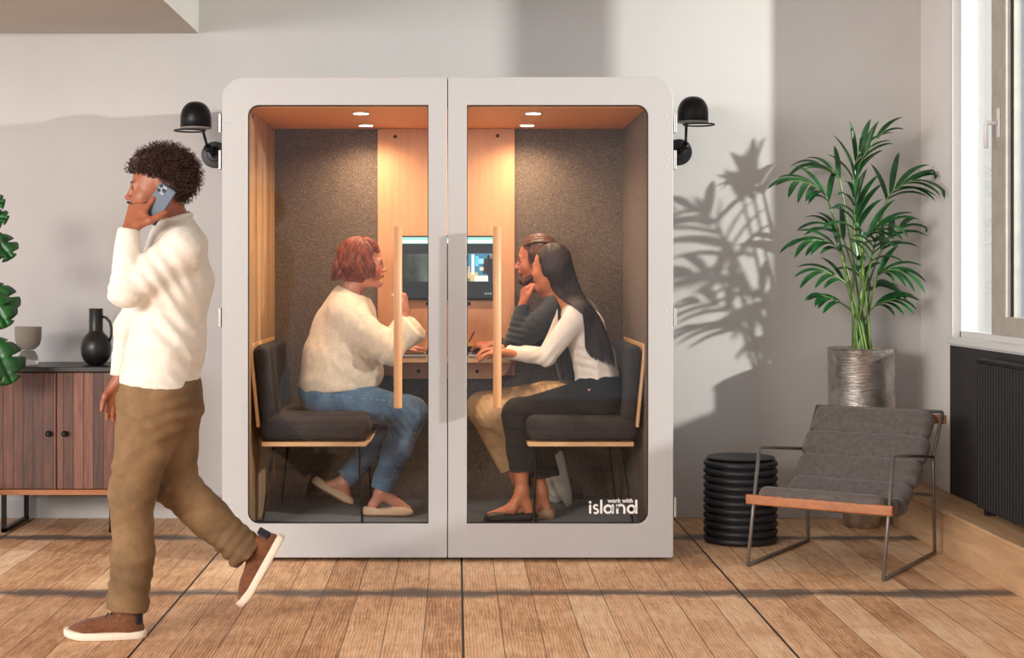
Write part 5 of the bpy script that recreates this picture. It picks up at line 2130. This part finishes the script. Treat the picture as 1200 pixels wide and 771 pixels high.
S.rc(shN + Vector((0, .04, 0)), shF + Vector((0, -.04, 0)), .075, .075, .06)
S.rc(K(652, 362), K(648, 345), .09, .066, .03)
S.rc(shN, elN, .074, .060, .03); S.rc(elN, wrN, .058, .040, .012, cuts=[(wrN, wrN - elN)])
S.rc(shF, elF, .070, .055, .03); S.rc(elF, wrF, .050, .038, .02, cuts=[(wrF, wrF - elF)])
f1 = wrinkle(61, .010, 16, .7)
f2 = local_folds([(elN + Vector((0, 0, .04)), .08, (.2, 0, 1), .035, .006), (K(640, 385, -.15), .09, (.7, 0, .7), .05, .006)])
S.disp = lambda P: f1(P) + f2(P)
S.clip = [(K(650, 344), (-.3, 0, 1))]
soft('jacket', S, jk, bm_, .0065, 1)
bg = denim('beige_trouser_cloth', rgb(200, 150, 98), rgb(226, 182, 130), rgb(242, 206, 158))
S = SDF()
S.rc(K(690, 458, -.04), K(690, 458, .04), .135, .135, .05)
S.rc(K(688, 466, -.085), knN, .112, .084, .05); S.rc(knN, K(628, 520, -.05), .088, .072, .03, cuts=[(K(628, 521, -.05), anN - knN)])
S.rc(K(688, 462, .10), knF, .112, .084, .05); S.rc(knF, K(600, 548, .12), .086, .070, .03, cuts=[(K(600, 549, .12), anF - knF)])
g1 = wrinkle(71, .009, 22, .8)
g2 = local_folds([(knN, .09, (1, 0, .5), .035, .006), (K(640, 462, -.1), .10, (1, 0, .2), .04, .005)])
S.disp = lambda P: g1(P) + g2(P)
S.clip = [(K(690, 448), (0, 0, 1))]
soft('trousers', S, bg, bm_, .0055, 1)
canv = plain('canvas_white', rgb(206, 196, 176), .8, 0, .04)
solew = plain('sole_white', rgb(196, 190, 178), .6, 0, .04)
sneaker(bm_, K(659, 529, -.03), K(672, 592, -.05), (-1, 0, -.12), canv, solew, None, canv, w=.046)
sneaker(bm_, K(626, 572, .12), K(655, 590, .10), (-.35, 0, 1), canv, solew, None, canv, w=.046)
wp = K(612, 361, -.125)
MB().tube([wp + Vector((.033 * math.cos(a), .033 * math.sin(a), .003 * math.cos(a))) for a in [2 * PI * i / 24 for i in range(25)]], .006, 8, caps=False).build('wristband', M['black_metal'], bm_)
pen = thing('pen', 'dark pen in the bearded man\'s writing hand', 'pen', K(553, 400, .11))
MB().tube([K(549, 401.5, .10), K(550, 399.5, .10), K(556, 388.5, .09)], [.001, .0035, .0035], 10).build('barrel', M['black_metal'], pen)
MB().tube([K(555, 390.2, .088), K(556.3, 388, .088)], [.0042, .0042], 10).build('cap', M['steel_rod'], pen)

# ------------------------------------------------------------------ long-haired woman, right bench in front
YL = .40
K = lambda x, y, dy=0.0: PX(x, y, YL + dy)
lw_ = thing('person', 'seated woman with long straight black hair in white top and black trousers', 'person', (K(700, 480).x, YL, .13))
hd = Head(K(645, 314, .0), (-.80, .58, -.06), (.02, 0, 1), .94)
shN, shF = K(678, 368, -.13), K(667, 366, .16)
elN, wrN = K(640, 418, -.15), K(590, 413, .10)
elF, wrF = K(640, 418, .20), K(588, 408, .30)
hipN, hipF = K(703, 462, -.09), K(703, 462, .10)
knN, anN = K(607, 486, -.08), K(612, 575, -.06)
knF, anF = K(618, 488, .10), K(634, 575, .06)
S = SDF()
hd.add(S, True, .92)
S.rc(hd.p(-.030, 0, -.055), K(668, 356, .01), .046, .050, .03)
S.chain([K(700, 455), K(694, 420), K(682, 380)], [.10, .085, .09], .04, n=(0, 1, 0), f=1.4)
S.rc(shN, shF, .044, .044, .05)
S.rc(shN, elN, .038, .031, .02); S.rc(elN, wrN, .031, .021, .02)
S.rc(shF, elF, .038, .031, .02); S.rc(elF, wrF, .031, .021, .02)
S.rc(hipN, knN, .074, .050, .04); S.chain([knN, K(610, 525, -.07), anN], [.048, .046, .029], .02)
S.rc(hipF, knF, .074, .050, .04); S.chain([knF, K(626, 528, .08), anF], [.048, .046, .029], .02)
for an, fx, dy in ((anN, 574, -.06), (anF, 606, .06)):
    S.chain([an, K(fx + 26 if fx < 600 else fx + 22, 596, dy), K(fx, 604, dy)], [.029, .027, .018], .02, n=(0, 1, 0), f=1.15)
    S.rc(an, K(612 + 8 if fx < 600 else 641, 598, dy), .029, .027, .02)
hand(S, wrN, (-1, .15, -.10), (.05, 0, -1), -1, [(.3, .5, .3)] * 4, .90, thumb=((.7, .7, .2), (.9, .35, .3)))
hand(S, wrF, (-1, -.05, -.10), (.05, 0, -1), 1, [(.3, .5, .3)] * 4, .90, thumb=((.7, .7, .2), (.9, .35, .3)))
sk4 = rgb(206, 130, 92)
soft('body', S, M['skin'], lw_, .0042, 1, painter(sk4, hd.lips(), rgb(160, 70, 62)))
dh = hair_mat('hair_black_brown', rgb(20, 12, 11), rgb(58, 34, 26), .5, 0)
hd.features(lw_, M['iris_brown'], dh)
H = SDF()
Hc = lambda a, b, c, r, kk=.03: H.el(hd.p(a, b, c), [q * hd.k for q in r], hd.R, kk)
Hc(-.022, 0, .044, (.100, .083, .087))
Hc(-.050, 0, -.020, (.068, .081, .080))
for s_ in (1, -1):
    Hc(-.022, s_ * .072, -.006, (.030, .020, .044), .015)
H.bx(hd.p(.100, 0, -.045), (.070, .074, .105), hd.R, .02, .010, 's')
H.disp = wrinkle(28, .003, 60, .3)
hair = soft('hair', H, dh, lw_, .0055, 0)
skull_sdf = H
wh = knit('white_rib_jersey', rgb(222, 212, 200), rgb(240, 232, 222), bump=.12, fine=500)
S = SDF()
S.chain([K(700, 446), K(696, 420), K(684, 385), K(678, 372)], [.114, .098, .098, .080], .04, n=(0, 1, 0), f=1.35)
S.rc(shN + Vector((0, .03, -.004)), shF + Vector((0, -.03, -.004)), .056, .056, .05)
S.rc(shN, elN, .058, .046, .03); S.rc(elN, wrN + Vector((.03, 0, 0)), .046, .036, .015, cuts=[(wrN + Vector((.025, 0, 0)), wrN - elN)])
S.rc(shF, elF, .056, .045, .03); S.rc(elF, wrF + Vector((.03, 0, 0)), .044, .034, .015, cuts=[(wrF + Vector((.03, 0, 0)), wrF - elF)])
f1 = wrinkle(81, .007, 20, .7)
f2 = local_folds([(elN, .07, (.7, 0, -.7), .035, .004), (K(690, 425, -.12), .08, (.3, 0, 1), .04, .004)])
S.disp = lambda P: f1(P) + f2(P)
S.clip = [(K(700, 444), (.15, 0, -1)), (K(673, 354), (-.3, 0, 1))]
soft('top', S, wh, lw_, .0055, 1)
top_sdf = S
rs = np.random.RandomState(11)
G_front = [(633, 292), (634, 305), (640, 322), (647, 338), (657, 350), (682, 366), (685, 388), (685, 406), (690, 418)]
G_back = [(655, 285), (668, 300), (673, 318), (679, 338), (689, 355), (701, 370), (710, 390), (717, 408), (720, 432)]
G_wide = [.05, .084, .090, .096, .125, .160, .168, .160, .140]
ll_ = []
side_ = []
for _ in range(1500):
    u = rs.uniform(0, 1)
    v = rs.uniform(-1, 1)
    endq = rs.uniform(.82, 1.0)
    j = rs.uniform(-1, 1, 2)
    pts = []
    top = Vector(hd.p(-.005 - .02 * u, 0, .128))
    ph0 = rs.uniform(0, 6.28)
    for i in range(18):
        q = i / 17 * endq
        if q < .10:
            pass
        t = q * 8
        k0 = min(7, int(t)); fr = t - k0
        w = G_wide[k0] * (1 - fr) + G_wide[k0 + 1] * fr
        # near/far shell: strands spread around an ellipse from front to back
        ang = v * PI * .5
        uu_ = u
        a = [G_front[k0][m_] * (1 - fr) + G_front[k0 + 1][m_] * fr for m_ in (0, 1)]
        b = [G_back[k0][m_] * (1 - fr) + G_back[k0 + 1][m_] * fr for m_ in (0, 1)]
        x = a[0] * (1 - uu_) + b[0] * uu_
        y = a[1] * (1 - uu_) + b[1] * uu_
        shell = math.sqrt(max(0, 1 - (2 * uu_ - 1) ** 2)) ** .3
        s2 = 1 if v > 0 else -1
        dy = s2 * w * shell * (.85 + .15 * abs(v)) + .015
        p = K(x + 1.2 * math.sin(ph0 + q * 8) * q + j[0] * .8, y, dy)
        bl = max(0, 1 - q / .12)
        p = p * (1 - bl) + top * bl
        pts.append(p[:])
    ll_.append(pts)
    side_.append(s2)
L_ = np.array(ll_)
# strands of the lower front fall over the far shoulder, seen between arm and chest
fr_ = []
for _ in range(110):
    u = rs.uniform(0, 1)
    j0 = rs.uniform(-1, 1)
    g = [(650 + 3 * u, 338, -.01), (654 + 4 * u, 356, .02), (655 + 6 * u, 380, -.02), (655 + 8 * u, 405, -.05), (656 + 8 * u, 428, -.06), (658 + 7 * u, 446 - 8 * u, -.06)]
    pts = []
    for i in range(18):
        t = i / 17 * 4.999
        k0 = int(t); fr = t - k0
        q = [g[k0][m_] * (1 - fr) + g[k0 + 1][m_] * fr for m_ in range(3)]
        pts.append(K(q[0] + j0, q[1], q[2] + .02 * j0)[:])
    fr_.append(pts)
body_prims = top_sdf.p
P_ = L_.reshape(-1, 3).astype(np.float32)
near = (np.repeat(np.array(side_), L_.shape[1]) < 0)
for _ in range(60):
    d = np.minimum(top_sdf.ev(P_, body_prims), skull_sdf.ev(P_, skull_sdf.p) + .0045)
    m_ = (d < .006)
    if not m_.any():
        break
    P_[m_ & near, 1] -= .004
    P_[m_ & ~near, 1] += .004
L_ = P_.reshape(L_.shape).astype(float)
strands('locks', np.concatenate([L_, np.array(fr_)]), .0029, dh, hair, 4, .3)
bk = fabric('black_denim', rgb(20, 20, 23), rgb(30, 30, 34), 12, 60, bump=0, sheen=0)
S = SDF()
S.rc(K(704, 458, -.04), K(704, 458, .04), .116, .116, .05)
S.rc(K(703, 466, -.085), knN, .108, .074, .05)
S.chain([knN, K(613, 525, -.07), K(618, 553, -.06)], [.080, .078, .088], .03, cuts=[(K(616, 551, -.06), (.05, 0, -1))])
S.rc(K(703, 466, .10), knF, .108, .076, .05)
S.chain([knF, K(630, 525, .08), K(636, 560, .06)], [.080, .078, .086], .03, cuts=[(K(634, 558, .06), (.05, 0, -1))])
g1 = wrinkle(91, .007, 20, .8)
S.disp = g1
S.clip = [(K(700, 438), (.1, 0, 1))]
tr_ = soft('trousers', S, bk, lw_, .0055, 1)
bt = on_surface([(690.5, 457)], S, YL - .28)
if bt:
    MB().lathe([(0, 0), (.007, 0), (.006, .002), (0, .003)], bt[0], 12, (0, -1, 0)).build('rivet', plain('copper_rivet', rgb(226, 170, 140), .3, .6), tr_)
blk = plain('black_ballet_leather', rgb(26, 24, 25), .4)
flat_shoe(lw_, (K(630, 610, -.06).x, YL - .06, .139), (K(567, 610, -.06).x, YL - .075, .139), (0, 0, 1), blk, .037)
flat_shoe(lw_, (K(650, 604, .06).x, YL + .06, .139), (K(596, 604, .06).x, YL + .05, .139), (0, 0, 1), plain('beige_ballet_leather', rgb(190, 150, 120), .5), .036)
